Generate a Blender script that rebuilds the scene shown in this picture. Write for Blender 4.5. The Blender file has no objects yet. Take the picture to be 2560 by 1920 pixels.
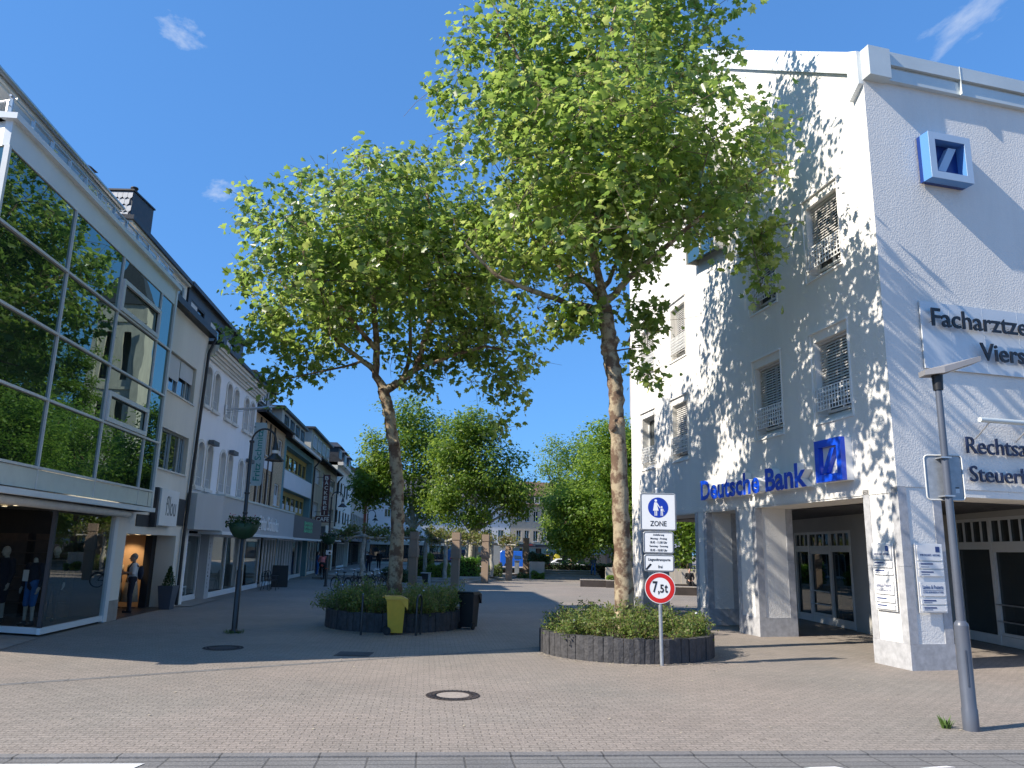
import bpy, bmesh, math, random
import numpy as np
from mathutils import Vector, Matrix
R_ = math.radians
scene = bpy.context.scene
COL = scene.collection
rng = random.Random(7)

# ---------------------------------------------------------------- camera, sky, sun, exposure
EYE = Vector((0, 0, 2.15)); PITCH = R_(12.2); ROLL = R_(1.3)
fw = Vector((0, math.cos(PITCH), math.sin(PITCH)))
r0 = Vector((1, 0, 0)); u0_ = Vector((0, -math.sin(PITCH), math.cos(PITCH)))
rt = r0 * math.cos(ROLL) + u0_ * math.sin(ROLL); up = u0_ * math.cos(ROLL) - r0 * math.sin(ROLL)
cam = bpy.data.cameras.new('camera'); cam.sensor_width = 36; cam.lens = 27.0
cam.clip_start = 0.1; cam.clip_end = 3000
camo = bpy.data.objects.new('camera', cam); COL.objects.link(camo)
m = Matrix.Identity(4)
for i, a in enumerate((rt, up, -fw)):
    for j in range(3): m[j][i] = a[j]
m.translation = EYE
camo.matrix_world = m; scene.camera = camo

SUN_AZ = 23.6; SUN_EL = 37.0          # the way the light travels, anticlockwise from +X
L = Vector((math.cos(R_(SUN_AZ)) * math.cos(R_(SUN_EL)), math.sin(R_(SUN_AZ)) * math.cos(R_(SUN_EL)), -math.sin(R_(SUN_EL))))
sun = bpy.data.lights.new('sun', 'SUN'); sun.energy = 5.0; sun.angle = R_(0.53); sun.color = (1.0, 0.92, 0.80)
suno = bpy.data.objects.new('sun', sun); COL.objects.link(suno)
suno.rotation_euler = L.to_track_quat('-Z', 'Y').to_euler(); suno.location = (-40, -20, 40)

world = bpy.data.worlds.new('World'); scene.world = world; world.use_nodes = True
nt = world.node_tree; nt.nodes.clear()
N = nt.nodes.new; LK = nt.links.new
sky = N('ShaderNodeTexSky'); sky.sky_type = 'NISHITA'; sky.sun_disc = False
sky.sun_elevation = R_(SUN_EL); sky.sun_rotation = math.atan2(-L.x, -L.y)
sky.altitude = 50; sky.air_density = 1.0; sky.dust_density = 0.25; sky.ozone_density = 3.0
gm = N('ShaderNodeGamma'); gm.inputs['Gamma'].default_value = .45; LK(sky.outputs[0], gm.inputs[0])     # evens out the glow round the sun
hs = N('ShaderNodeVectorMath'); hs.operation = 'MULTIPLY'; hs.inputs[1].default_value = (.68, 1.52, 2.8)     # a clear, deep blue afternoon
LK(gm.outputs[0], hs.inputs[0])
tc = N('ShaderNodeTexCoord')
prev = hs.outputs[0]
def cloud(prev, d, w, h, stretch, seed, strength):
    d = Vector(d).normalized(); sx = Vector((d.y, -d.x, 0)).normalized(); sy = sx.cross(d)
    a = R_(stretch); ax = sx * math.cos(a) + sy * math.sin(a); ay = sy * math.cos(a) - sx * math.sin(a)
    def dot(v, k):
        n = N('ShaderNodeVectorMath'); n.operation = 'DOT_PRODUCT'; n.inputs[1].default_value = v / k
        LK(tc.outputs['Generated'], n.inputs[0]); return n.outputs['Value']
    def mth(op, a, b=None):
        n = N('ShaderNodeMath'); n.operation = op
        for i, q in enumerate((a, b)):
            if q is None: continue
            if isinstance(q, (int, float)): n.inputs[i].default_value = q
            else: LK(q, n.inputs[i])
        return n.outputs[0]
    r2 = mth('ADD', mth('POWER', mth('ABSOLUTE', dot(ax, w)), 2.0), mth('POWER', mth('ABSOLUTE', dot(ay, h)), 2.0))
    nz = N('ShaderNodeTexNoise'); nz.inputs['Scale'].default_value = 1.6; nz.inputs['Detail'].default_value = 6; nz.inputs['Roughness'].default_value = .62
    cb = N('ShaderNodeCombineXYZ'); LK(dot(ax, w), cb.inputs[0]); LK(dot(ay, h), cb.inputs[1]); cb.inputs[2].default_value = seed
    LK(cb.outputs[0], nz.inputs['Vector'])
    front = mth('GREATER_THAN', dot(d, 1), 0.0)
    v = mth('SUBTRACT', mth('MULTIPLY', nz.outputs['Fac'], 2.6), mth('ADD', r2, .8))
    n = N('ShaderNodeMath'); n.operation = 'MULTIPLY'; n.use_clamp = True; LK(v, n.inputs[0]); n.inputs[1].default_value = strength
    v = mth('MULTIPLY', n.outputs[0], front)
    mx = N('ShaderNodeMix'); mx.data_type = 'RGBA'; LK(v, mx.inputs[0]); LK(prev, mx.inputs[6]); mx.inputs[7].default_value = (5.6, 5.9, 6.2, 1)
    return mx.outputs[2]
prev = cloud(prev, (-0.374, 0.7472, 0.5494), .036, .022, -12, 3.1, .42)
prev = cloud(prev, (-0.3512, 0.8426, 0.4083), .027, .016, 15, 9.7, .38)
prev = cloud(prev, (0.4636, 0.6962, 0.5481), .075, .030, 26, 5.2, .4)
bg = N('ShaderNodeBackground'); bg.inputs['Strength'].default_value = 0.108; LK(prev, bg.inputs[0])
wo = N('ShaderNodeOutputWorld'); LK(bg.outputs[0], wo.inputs[0])
scene.view_settings.view_transform = 'Standard'; scene.view_settings.look = 'None'
scene.view_settings.exposure = 0.65; scene.view_settings.gamma = 1.0
scene.cycles.max_bounces = 8; scene.cycles.diffuse_bounces = 3; scene.cycles.glossy_bounces = 4
scene.cycles.transparent_max_bounces = 12; scene.cycles.transmission_bounces = 4
scene.cycles.sample_clamp_indirect = 6; scene.cycles.caustics_reflective = False; scene.cycles.caustics_refractive = False

# ---------------------------------------------------------------- helpers
class Fr:
    """a plan frame: u runs along azimuth az from o, d is outward, z up"""
    def __init__(s, o, az, out=1):
        a = R_(az); s.o = o; s.az = az; s.d = (math.sin(a), math.cos(a)); s.n = (math.cos(a) * out, -math.sin(a) * out); s.out = out
    def __call__(s, u, d, z): return (s.o[0] + s.d[0] * u + s.n[0] * d, s.o[1] + s.d[1] * u + s.n[1] * d, z)
def WF(x, y, z): return (x, y, z)
SF = Fr((-8.63, 0.14), -5.9, 1)
GF = Fr((8.01, 15.93), -10.85, -1)
RF = Fr((8.01, 15.93), 75.2, 1)
ORG = {}
class MB:
    def __init__(s): s.v = []; s.f = []; s.m = []; s.s = []
    def add(s, vs, fs, mi=0, smooth=False):
        b = len(s.v); s.v.extend(tuple(p) for p in vs)
        for f in fs: s.f.append(tuple(b + i for i in f)); s.m.append(mi); s.s.append(smooth)
        return s
    def quad(s, a, b, c, d, mi=0): return s.add([a, b, c, d], [(0, 1, 2, 3)], mi)
    def poly(s, pts, mi=0): return s.add(pts, [tuple(range(len(pts)))], mi)
    def box(s, F, u0, u1, d0, d1, z0, z1, mi=0):
        vs = [F(u, d, z) for z in (z0, z1) for d in (d0, d1) for u in (u0, u1)]
        return s.add(vs, [(0, 1, 3, 2), (4, 6, 7, 5), (0, 4, 5, 1), (2, 3, 7, 6), (0, 2, 6, 4), (1, 5, 7, 3)], mi)
    def prism(s, bot, top, mi=0, smooth=False):
        n = len(bot)
        s.add(list(bot) + list(top), [(i, (i + 1) % n, n + (i + 1) % n, n + i) for i in range(n)], mi, smooth)
        s.add(bot, [tuple(range(n - 1, -1, -1))], mi); s.add(top, [tuple(range(n))], mi); return s
    def tube(s, pts, rad, seg=8, mi=0, cap=True, smooth=True, jit=0, rg=None):
        pts = [Vector(p) for p in pts]; n = len(pts)
        if not hasattr(rad, '__len__'): rad = [rad] * n
        vs = []; nx = None
        for i, p in enumerate(pts):
            t = (pts[min(i + 1, n - 1)] - pts[max(i - 1, 0)]).normalized()
            if nx is None: nx = t.orthogonal().normalized()
            else:
                nx = nx - t * nx.dot(t)
                nx = nx.normalized() if nx.length > 1e-6 else t.orthogonal().normalized()
            ny = t.cross(nx)
            for k in range(seg):
                a = 2 * math.pi * k / seg; r = rad[i] * (1 + (rg.uniform(-jit, jit) if jit else 0))
                vs.append(p + nx * (r * math.cos(a)) + ny * (r * math.sin(a)))
        fs = [(i * seg + k, i * seg + (k + 1) % seg, (i + 1) * seg + (k + 1) % seg, (i + 1) * seg + k) for i in range(n - 1) for k in range(seg)]
        s.add(vs, fs, mi, smooth)
        if cap:
            s.add(vs[:seg], [tuple(range(seg - 1, -1, -1))], mi); s.add(vs[-seg:], [tuple(range(seg))], mi)
        return s
    def lathe(s, c, prof, seg=20, mi=0, smooth=True):
        vs = [(c[0] + r * math.cos(2 * math.pi * k / seg), c[1] + r * math.sin(2 * math.pi * k / seg), c[2] + z) for r, z in prof for k in range(seg)]
        fs = [(i * seg + k, i * seg + (k + 1) % seg, (i + 1) * seg + (k + 1) % seg, (i + 1) * seg + k) for i in range(len(prof) - 1) for k in range(seg)]
        return s.add(vs, fs, mi, smooth)
    def ball(s, c, rx, ry=None, rz=None, seg=12, rings=8, mi=0, rot=None):
        ry = ry or rx; rz = rz or rx; vs = []
        for i in range(rings + 1):
            t = math.pi * i / rings
            for k in range(seg):
                a = 2 * math.pi * k / seg
                p = Vector((rx * math.sin(t) * math.cos(a), ry * math.sin(t) * math.sin(a), rz * math.cos(t)))
                if rot: p = rot @ p
                vs.append((c[0] + p.x, c[1] + p.y, c[2] + p.z))
        fs = [(i * seg + k, i * seg + (k + 1) % seg, (i + 1) * seg + (k + 1) % seg, (i + 1) * seg + k) for i in range(rings) for k in range(seg)]
        return s.add(vs, fs, mi, True)
    def torus(s, c, R, r, ax='y', seg=24, sec=6, mi=0):
        vs = []
        for i in range(seg):
            a = 2 * math.pi * i / seg
            for k in range(sec):
                b = 2 * math.pi * k / sec; q = R + r * math.cos(b); h = r * math.sin(b)
                x, y = q * math.cos(a), q * math.sin(a)
                vs.append({'y': (c[0] + x, c[1] + h, c[2] + y), 'x': (c[0] + h, c[1] + x, c[2] + y), 'z': (c[0] + x, c[1] + y, c[2] + h)}[ax])
        fs = [(i * sec + k, i * sec + (k + 1) % sec, ((i + 1) % seg) * sec + (k + 1) % sec, ((i + 1) % seg) * sec + k) for i in range(seg) for k in range(sec)]
        return s.add(vs, fs, mi, True)
    def text(s, F, txt, u, d, z, w=None, h=None, depth=.01, mi=0, mside=None, bold=0, vert=False, rev=False, shear=0):
        vs, fs, nz = text_mesh(txt, w, h, depth, bold, shear)
        sg = -1 if rev else 1
        pts = [F(u - p[1], d + p[2], z + p[0]) if vert else F(u + sg * p[0], d + p[2], z + p[1]) for p in vs]
        b = len(s.v); s.v.extend(pts)
        for f, q in zip(fs, nz): s.f.append(tuple(b + i for i in f)); s.m.append(mi if (mside is None or q > .5) else mside); s.s.append(False)
        return s
    def build(s, name, mats, parent=None, fix=True, kind=None, loc=None):
        o = ORG[parent.name] if parent is not None else (loc or (0, 0, 0))
        me = bpy.data.meshes.new(name)
        me.from_pydata([(p[0] - o[0], p[1] - o[1], p[2] - o[2]) for p in s.v], [], s.f)
        if not isinstance(mats, (list, tuple)): mats = [mats]
        for q in mats: me.materials.append(MATS[q] if isinstance(q, str) else q)
        me.polygons.foreach_set('material_index', s.m); me.polygons.foreach_set('use_smooth', s.s)
        if fix and len(s.f) < 60000:
            bm = bmesh.new(); bm.from_mesh(me); bmesh.ops.recalc_face_normals(bm, faces=bm.faces); bm.to_mesh(me); bm.free()
        me.update()
        ob = bpy.data.objects.new(name, me); COL.objects.link(ob)
        if parent is not None: ob.parent = parent
        else: ob.location = o
        ORG[ob.name] = o
        if kind: ob['kind'] = kind
        return ob
TXT = {}
def text_mesh(txt, w, h, depth, bold=0, shear=0):
    key = (txt, bold, shear)
    if key not in TXT:
        cu = bpy.data.curves.new('lettering', 'FONT'); cu.body = txt; cu.size = 1; cu.extrude = .5; cu.offset = bold; cu.resolution_u = 3; cu.shear = shear
        ob = bpy.data.objects.new('lettering', cu); COL.objects.link(ob)
        bpy.context.view_layer.update()
        dg = bpy.context.evaluated_depsgraph_get()
        me = bpy.data.meshes.new_from_object(ob.evaluated_get(dg))
        v = np.array([x.co[:] for x in me.vertices]); fs = [tuple(p.vertices) for p in me.polygons]; nz = [p.normal.z for p in me.polygons]
        bpy.data.objects.remove(ob); bpy.data.curves.remove(cu); bpy.data.meshes.remove(me)
        TXT[key] = (v, fs, nz)
    v, fs, nz = TXT[key]
    mn = v.min(0); mx = v.max(0); q = (v - mn)
    sy = (h / (mx[1] - mn[1])) if h else None; sx = (w / (mx[0] - mn[0])) if w else None
    sx = sx or sy; sy = sy or sx
    q = q * np.array([sx, sy, depth])
    return q.tolist(), fs, nz
def tag(o, label=None, cat=None, group=None, kind=None):
    if label: o['label'] = label
    if cat: o['category'] = cat
    if group: o['group'] = group
    if kind: o['kind'] = kind
    return o
def thing(name, label, cat, loc=(0, 0, 0), group=None):
    o = bpy.data.objects.new(name, None); COL.objects.link(o); o.location = loc; o.empty_display_size = .2
    ORG[o.name] = tuple(loc); return tag(o, label, cat, group)
def dup(root, loc, rz=0, label=None, group=None, scale=None):
    def cp(o, par):
        c = o.copy(); COL.objects.link(c)
        if par is not None: c.parent = par
        for ch in list(o.children): cp(ch, c)
        return c
    r = cp(root, None); r.location = loc; r.rotation_euler = (0, 0, rz)
    if scale: r.scale = scale
    if label: r['label'] = label
    if group: r['group'] = group
    ORG[r.name] = tuple(loc)
    return r
def wall(mb, F, u0, u1, z0, z1, holes=(), d=0, rev=.2, mi=0, mr=None):
    us = sorted({u0, u1} | {x for h in holes for x in h[:2] if u0 < x < u1}); zs = sorted({z0, z1} | {x for h in holes for x in h[2:4] if z0 < x < z1})
    for a, b in zip(us, us[1:]):
        for c, e in zip(zs, zs[1:]):
            mu, mz = (a + b) / 2, (c + e) / 2
            if any(h[0] < mu < h[1] and h[2] < mz < h[3] for h in holes): continue
            mb.quad(F(a, d, c), F(b, d, c), F(b, d, e), F(a, d, e), mi)
    for h in holes:
        a, b, c, e = h[:4]; r = h[4] if len(h) > 4 else rev; q = mi if mr is None else mr
        mb.quad(F(a, d, c), F(a, d, e), F(a, d - r, e), F(a, d - r, c), q); mb.quad(F(b, d, c), F(b, d - r, c), F(b, d - r, e), F(b, d, e), q)
        mb.quad(F(a, d, e), F(b, d, e), F(b, d - r, e), F(a, d - r, e), q)
        if c > z0: mb.quad(F(a, d, c), F(a, d - r, c), F(b, d - r, c), F(b, d, c), q)
def frame_bars(mb, F, a, b, c, e, d0, d1, w, nv=0, nh=0, mi=0):
    """rectangular frame with nv / nh inner bars, butted"""
    mb.box(F, a, b, d0, d1, e - w, e, mi); mb.box(F, a, b, d0, d1, c, c + w, mi)
    mb.box(F, a, a + w, d0, d1, c + w, e - w, mi); mb.box(F, b - w, b, d0, d1, c + w, e - w, mi)
    for i in range(nv):
        x = a + (b - a) * (i + 1) / (nv + 1); mb.box(F, x - w / 2, x + w / 2, d0, d1, c + w, e - w, mi)
    for i in range(nh):
        z = c + (e - c) * (i + 1) / (nh + 1); mb.box(F, a + w, b - w, d0 + .003, d1 - .003, z - w / 2, z + w / 2, mi)
# ---------------------------------------------------------------- materials (all procedural)
MATS = {}
def nodes(name):
    m = bpy.data.materials.new(name); m.use_nodes = True; t = m.node_tree; t.nodes.clear(); MATS[name] = m
    return m, t, t.nodes.new, t.links.new
def setin(n, k, v):
    n.inputs[k].default_value = v
def mat(name, col, rough=.6, metal=0, var=0, vs=2.0, bump=0, bs=30, spec=.5, streak=False, dirt=0, coat=0, emit=None, estr=0, col2=None, ramp=(.35, .65)):
    m, t, n, l = nodes(name)
    p = n('ShaderNodeBsdfPrincipled'); o = n('ShaderNodeOutputMaterial'); l(p.outputs[0], o.inputs[0])
    setin(p, 'Roughness', rough); setin(p, 'Metallic', metal); setin(p, 'Specular IOR Level', spec); setin(p, 'Coat Weight', coat)
    c = (*col, 1); setin(p, 'Base Color', c)
    if emit: setin(p, 'Emission Color', (*emit, 1)); setin(p, 'Emission Strength', estr)
    g = n('ShaderNodeNewGeometry') if (var or bump or col2 or dirt) else None
    if var or col2:
        mp = n('ShaderNodeMapping'); l(g.outputs['Position'], mp.inputs['Vector'])
        if streak: setin(mp, 'Scale', (1, 1, .18))
        nz = n('ShaderNodeTexNoise'); setin(nz, 'Scale', vs); setin(nz, 'Detail', 6); setin(nz, 'Roughness', .65); l(mp.outputs[0], nz.inputs['Vector'])
        r = n('ShaderNodeValToRGB'); l(nz.outputs['Fac'], r.inputs[0])
        r.color_ramp.elements[0].position = ramp[0]; r.color_ramp.elements[1].position = ramp[1]
        a = tuple(x * (1 - var) for x in col); b = tuple(min(1, x * (1 + var)) for x in col) if col2 is None else col2
        r.color_ramp.elements[0].color = (*a, 1); r.color_ramp.elements[1].color = (*b, 1)
        l(r.outputs[0], p.inputs['Base Color'])
        rr = n('ShaderNodeMapRange'); l(nz.outputs['Fac'], rr.inputs[0]); setin(rr, 3, max(.02, rough - .08)); setin(rr, 4, min(1, rough + .08)); l(rr.outputs[0], p.inputs['Roughness'])
    if bump:
        nb = n('ShaderNodeTexNoise'); setin(nb, 'Scale', bs); setin(nb, 'Detail', 4); l(g.outputs['Position'], nb.inputs['Vector'])
        b = n('ShaderNodeBump'); setin(b, 'Strength', bump); setin(b, 'Distance', .02); l(nb.outputs['Fac'], b.inputs['Height']); l(b.outputs[0], p.inputs['Normal'])
    return m
def leafmat(name, cols, trans=.38, rough=.42, spec=.5):
    m, t, n, l = nodes(name)
    g = n('ShaderNodeNewGeometry'); r = n('ShaderNodeValToRGB'); l(g.outputs['Random Per Island'], r.inputs[0])
    while len(r.color_ramp.elements) < len(cols): r.color_ramp.elements.new(.5)
    for i, c in enumerate(cols):
        r.color_ramp.elements[i].position = i / (len(cols) - 1); r.color_ramp.elements[i].color = (*c, 1)
    p = n('ShaderNodeBsdfPrincipled'); l(r.outputs[0], p.inputs['Base Color']); setin(p, 'Roughness', rough); setin(p, 'Specular IOR Level', spec)
    tr = n('ShaderNodeBsdfTranslucent'); hs = n('ShaderNodeHueSaturation'); setin(hs, 'Value', 2.75); setin(hs, 'Hue', .482); setin(hs, 'Saturation', .95); l(r.outputs[0], hs.inputs['Color']); l(hs.outputs[0], tr.inputs[0])
    mx = n('ShaderNodeMixShader'); setin(mx, 0, trans); l(p.outputs[0], mx.inputs[1]); l(tr.outputs[0], mx.inputs[2])
    o = n('ShaderNodeOutputMaterial'); l(mx.outputs[0], o.inputs[0]); return m
def glassmat(name, tint, refl, rough=.01, body=None, wob=.0, gcol=(.92, .97, .95)):
    """window glass: fresnel mirror over a clear or dark body"""
    m, t, n, l = nodes(name)
    gl = n('ShaderNodeBsdfGlossy'); setin(gl, 'Roughness', rough); setin(gl, 'Color', (*gcol, 1))
    if body is None: b = n('ShaderNodeBsdfTransparent'); setin(b, 'Color', (*tint, 1))
    else: b = n('ShaderNodeBsdfPrincipled'); setin(b, 'Base Color', (*body, 1)); setin(b, 'Roughness', .3); setin(b, 'Specular IOR Level', 0)
    lw = n('ShaderNodeLayerWeight'); setin(lw, 'Blend', .32)
    pw = n('ShaderNodeMath'); pw.operation = 'POWER'; l(lw.outputs['Facing'], pw.inputs[0]); setin(pw, 1, 3.2)
    setin(lw, 'Blend', .5); mr = n('ShaderNodeMapRange'); l(pw.outputs[0], mr.inputs[0]); setin(mr, 3, refl[0]); setin(mr, 4, refl[1])
    mx = n('ShaderNodeMixShader'); l(mr.outputs[0], mx.inputs[0]); l(b.outputs[0], mx.inputs[1]); l(gl.outputs[0], mx.inputs[2])
    if wob:
        g = n('ShaderNodeNewGeometry'); nz = n('ShaderNodeTexNoise'); setin(nz, 'Scale', .9); setin(nz, 'Detail', 1); l(g.outputs['Position'], nz.inputs['Vector'])
        bp = n('ShaderNodeBump'); setin(bp, 'Strength', wob); setin(bp, 'Distance', .05); l(nz.outputs['Fac'], bp.inputs['Height']); l(bp.outputs[0], gl.inputs['Normal'])
    o = n('ShaderNodeOutputMaterial'); l(mx.outputs[0], o.inputs[0]); return m
def brickmat(name, c1, c2, mortar, rot, bw, bh, ms, rough=.8, vert=None, offset=.5, bump=.4, big=.25, bigs=.25, fine=.2, vary=None, warp=0):
    """bricks or pavers laid in world units; vert = azimuth of a wall, else the ground"""
    m, t, n, l = nodes(name)
    g = n('ShaderNodeNewGeometry')
    if vert is None:
        mp = n('ShaderNodeMapping'); l(g.outputs['Position'], mp.inputs['Vector']); setin(mp, 'Rotation', (0, 0, R_(rot))); vec = mp.outputs[0]
    else:
        a = R_(vert); dn = n('ShaderNodeVectorMath'); dn.operation = 'DOT_PRODUCT'; dn.inputs[1].default_value = (math.sin(a), math.cos(a), 0); l(g.outputs['Position'], dn.inputs[0])
        sp = n('ShaderNodeSeparateXYZ'); l(g.outputs['Position'], sp.inputs[0]); cb = n('ShaderNodeCombineXYZ'); l(dn.outputs['Value'], cb.inputs[0]); l(sp.outputs[2], cb.inputs[1]); vec = cb.outputs[0]
    if warp:
        nw = n('ShaderNodeTexNoise'); setin(nw, 'Scale', 2.2); setin(nw, 'Detail', 5); l(g.outputs['Position'], nw.inputs['Vector'])
        sw = n('ShaderNodeVectorMath'); sw.operation = 'MULTIPLY_ADD'; l(nw.outputs['Color'], sw.inputs[0]); sw.inputs[1].default_value = (warp * 2,) * 3; l(vec, sw.inputs[2]); vec = sw.outputs[0]
    b = n('ShaderNodeTexBrick'); l(vec, b.inputs['Vector']); b.offset = offset
    setin(b, 'Color1', (*c1, 1)); setin(b, 'Color2', (*c2, 1)); setin(b, 'Mortar', (*mortar, 1)); setin(b, 'Scale', 1); setin(b, 'Mortar Size', ms); setin(b, 'Mortar Smooth', .3); setin(b, 'Bias', 0); setin(b, 'Brick Width', bw); setin(b, 'Row Height', bh)
    nz = n('ShaderNodeTexNoise'); setin(nz, 'Scale', bigs); setin(nz, 'Detail', 7); setin(nz, 'Roughness', .6); l(g.outputs['Position'], nz.inputs['Vector'])
    nf = n('ShaderNodeTexNoise'); setin(nf, 'Scale', 38); setin(nf, 'Detail', 3); l(g.outputs['Position'], nf.inputs['Vector'])
    def rng_(src, amt):
        q = n('ShaderNodeMapRange'); l(src, q.inputs[0]); setin(q, 1, .25); setin(q, 2, .75); setin(q, 3, 1 - amt); setin(q, 4, 1 + amt); return q.outputs[0]
    mu = n('ShaderNodeMath'); mu.operation = 'MULTIPLY'; l(rng_(nz.outputs['Fac'], big), mu.inputs[0]); l(rng_(nf.outputs['Fac'], fine), mu.inputs[1])
    mx = n('ShaderNodeMix'); mx.data_type = 'RGBA'; mx.blend_type = 'MULTIPLY'; setin(mx, 0, 1); l(b.outputs['Color'], mx.inputs[6])
    cc = n('ShaderNodeCombineColor')
    for i in range(3): l(mu.outputs[0], cc.inputs[i])
    l(cc.outputs[0], mx.inputs[7])
    colr = mx.outputs[2]
    if vary:       # a second, patchy tone (older repairs, worn stone)
        n3 = n('ShaderNodeTexNoise'); setin(n3, 'Scale', vary[1]); setin(n3, 'Detail', 5); l(g.outputs['Position'], n3.inputs['Vector'])
        r3 = n('ShaderNodeValToRGB'); r3.color_ramp.elements[0].position = .45; r3.color_ramp.elements[1].position = .62; l(n3.outputs['Fac'], r3.inputs[0])
        m3 = n('ShaderNodeMix'); m3.data_type = 'RGBA'; m3.blend_type = 'MULTIPLY'; l(r3.outputs[0], m3.inputs[0]); l(colr, m3.inputs[6]); m3.inputs[7].default_value = (*vary[0], 1); colr = m3.outputs[2]
    if warp:       # gum spots and small drips trodden into the stones
        vo = n('ShaderNodeTexVoronoi'); setin(vo, 'Scale', 1.7); l(g.outputs['Position'], vo.inputs['Vector']); rv = n('ShaderNodeMapRange'); l(vo.outputs['Distance'], rv.inputs[0]); setin(rv, 1, .05); setin(rv, 2, .075); setin(rv, 3, .62); setin(rv, 4, 1)
        m4 = n('ShaderNodeMix'); m4.data_type = 'RGBA'; m4.blend_type = 'MULTIPLY'; setin(m4, 0, 1); l(colr, m4.inputs[6]); c4 = n('ShaderNodeCombineColor')
        for i in range(3): l(rv.outputs[0], c4.inputs[i])
        l(c4.outputs[0], m4.inputs[7]); colr = m4.outputs[2]
    p = n('ShaderNodeBsdfPrincipled'); l(colr, p.inputs['Base Color']); setin(p, 'Roughness', rough); setin(p, 'Specular IOR Level', .35)
    bp = n('ShaderNodeBump'); setin(bp, 'Strength', bump); setin(bp, 'Distance', .012)
    ad = n('ShaderNodeMath'); ad.operation = 'MULTIPLY_ADD'; l(b.outputs['Fac'], ad.inputs[0]); ad.inputs[1].default_value = -1; l(nf.outputs['Fac'], ad.inputs[2]); l(ad.outputs[0], bp.inputs['Height']); l(bp.outputs[0], p.inputs['Normal'])
    o = n('ShaderNodeOutputMaterial'); l(p.outputs[0], o.inputs[0]); return m

brickmat('paving', (.315, .265, .225), (.265, .226, .192), (.165, .14, .115), -6, .2, .1, .0075, big=.12, bigs=.35, fine=.42, vary=((.88, .92, .93), .22), bump=.35, warp=.035)
brickmat('kerbstone', (.21, .20, .19), (.18, .17, .165), (.09, .085, .08), -6, 1.0, 3.0, .012, offset=0, big=.15, bigs=1.5, fine=.25, bump=.2)
brickmat('gutter', (.20, .19, .18), (.17, .165, .16), (.10, .095, .09), -6, .5, .16, .012, offset=0, big=.15, bigs=1, fine=.25)
mat('asphalt', (.085, .088, .095), .85, var=.25, vs=6, bump=.5, bs=160)
mat('road_paint', (.74, .73, .70), .6, var=.12, vs=5, bump=.2, bs=90)
mat('white_render', (.76, .735, .69), .85, var=.07, vs=.6, bump=.55, bs=28, streak=True)
mat('white_smooth', (.80, .785, .75), .7, var=.03, vs=1.5)
mat('soffit', (.66, .62, .55), .8, var=.05)
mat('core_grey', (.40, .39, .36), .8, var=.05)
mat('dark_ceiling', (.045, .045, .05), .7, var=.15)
mat('grey_stone', (.40, .40, .41), .65, var=.16, vs=7, bump=.12, bs=60)
mat('zinc', (.62, .66, .64), .45, metal=.25, var=.05, vs=1)
mat('zinc_white', (.74, .77, .77), .5, metal=.1, var=.04, vs=1)
mat('roof_tile_dark', (.06, .06, .065), .7, var=.25, vs=5, bump=.5, bs=12)
mat('roof_red', (.17, .095, .065), .8, var=.3, vs=4, bump=.4, bs=10)
mat('blue_letters', (.006, .07, .62), .35, var=.1, coat=.3)
mat('sign_white', (.80, .79, .77), .5, var=.03)
mat('logo_rim', (.40, .52, .66), .35, var=.03)
mat('logo_side', (.10, .26, .58), .3)
mat('logo_deep', (.008, .035, .19), .3)
mat('black_letters', (.012, .012, .016), .4)
mat('navy_letters', (.012, .02, .06), .4)
mat('board', (.66, .68, .69), .45, metal=.2, var=.03)
mat('alu', (.55, .56, .57), .35, metal=.8, var=.05)
mat('alu_light', (.68, .68, .65), .5, metal=.2, var=.04)
mat('steel', (.50, .52, .54), .35, metal=.9, var=.08)
mat('galv', (.36, .38, .40), .45, metal=.6, var=.12, vs=12)
mat('grille_white', (.72, .72, .70), .5)
mat('blind', (.56, .54, .51), .55, var=.04)
mat('dark_frame', (.035, .035, .04), .5)
mat('white_frame', (.72, .73, .72), .45, var=.03)
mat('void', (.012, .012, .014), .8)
mat('spandrel', (.62, .64, .56), .5, var=.06, vs=2)
mat('awning', (.62, .58, .51), .8, var=.08, vs=4)
mat('filou_render', (.74, .69, .60), .9, var=.06, vs=.8, bump=.2, bs=40, streak=True)
mat('white_house', (.82, .81, .81), .9, var=.04, vs=.8, bump=.1, bs=40, streak=True)
mat('cornice', (.68, .65, .59), .8, var=.05)
mat('slate', (.035, .037, .042), .5, var=.3, vs=4, bump=.3, bs=14)
mat('pipe_dark', (.02, .018, .018), .5)
mat('canopy_grey', (.46, .46, .46), .55, var=.05, vs=1, streak=True)
mat('canopy_dark', (.10, .11, .12), .55, var=.06)
mat('barber_green', (.12, .55, .28), .5)
mat('timber_dark', (.045, .028, .022), .6, var=.25, vs=6)
brickmat('tan_brick', (.58, .42, .26), (.50, .35, .21), (.22, .18, .14), 0, .24, .075, .008, vert=-5.9, bump=.3)
brickmat('red_brick', (.46, .16, .095), (.38, .12, .08), (.22, .15, .12), 0, .24, .08, .008, vert=90, bump=.3)
mat('teal_wall', (.13, .25, .27), .7, var=.06, vs=1)
mat('olive_wood', (.42, .31, .10), .5, var=.15, vs=4)
mat('pale_panel', (.72, .71, .73), .7, var=.03)
mat('beige_house', (.50, .43, .33), .9, var=.08, vs=1, streak=True)
mat('pale_green_house', (.72, .73, .68), .9, var=.05)
mat('beige2', (.46, .45, .39), .9, var=.06)
mat('far_white', (.80, .79, .77), .9, var=.05, vs=.5)
mat('far_beige', (.55, .47, .36), .9, var=.06, vs=.5)
mat('maroon', (.11, .035, .028), .5)
mat('cream_letters', (.75, .70, .62), .5)
mat('green_letters', (.02, .22, .20), .5)
mat('banner', (.36, .47, .50), .6, var=.04)
mat('lamp_black', (.018, .02, .022), .4, var=.1, coat=.2)
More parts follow.
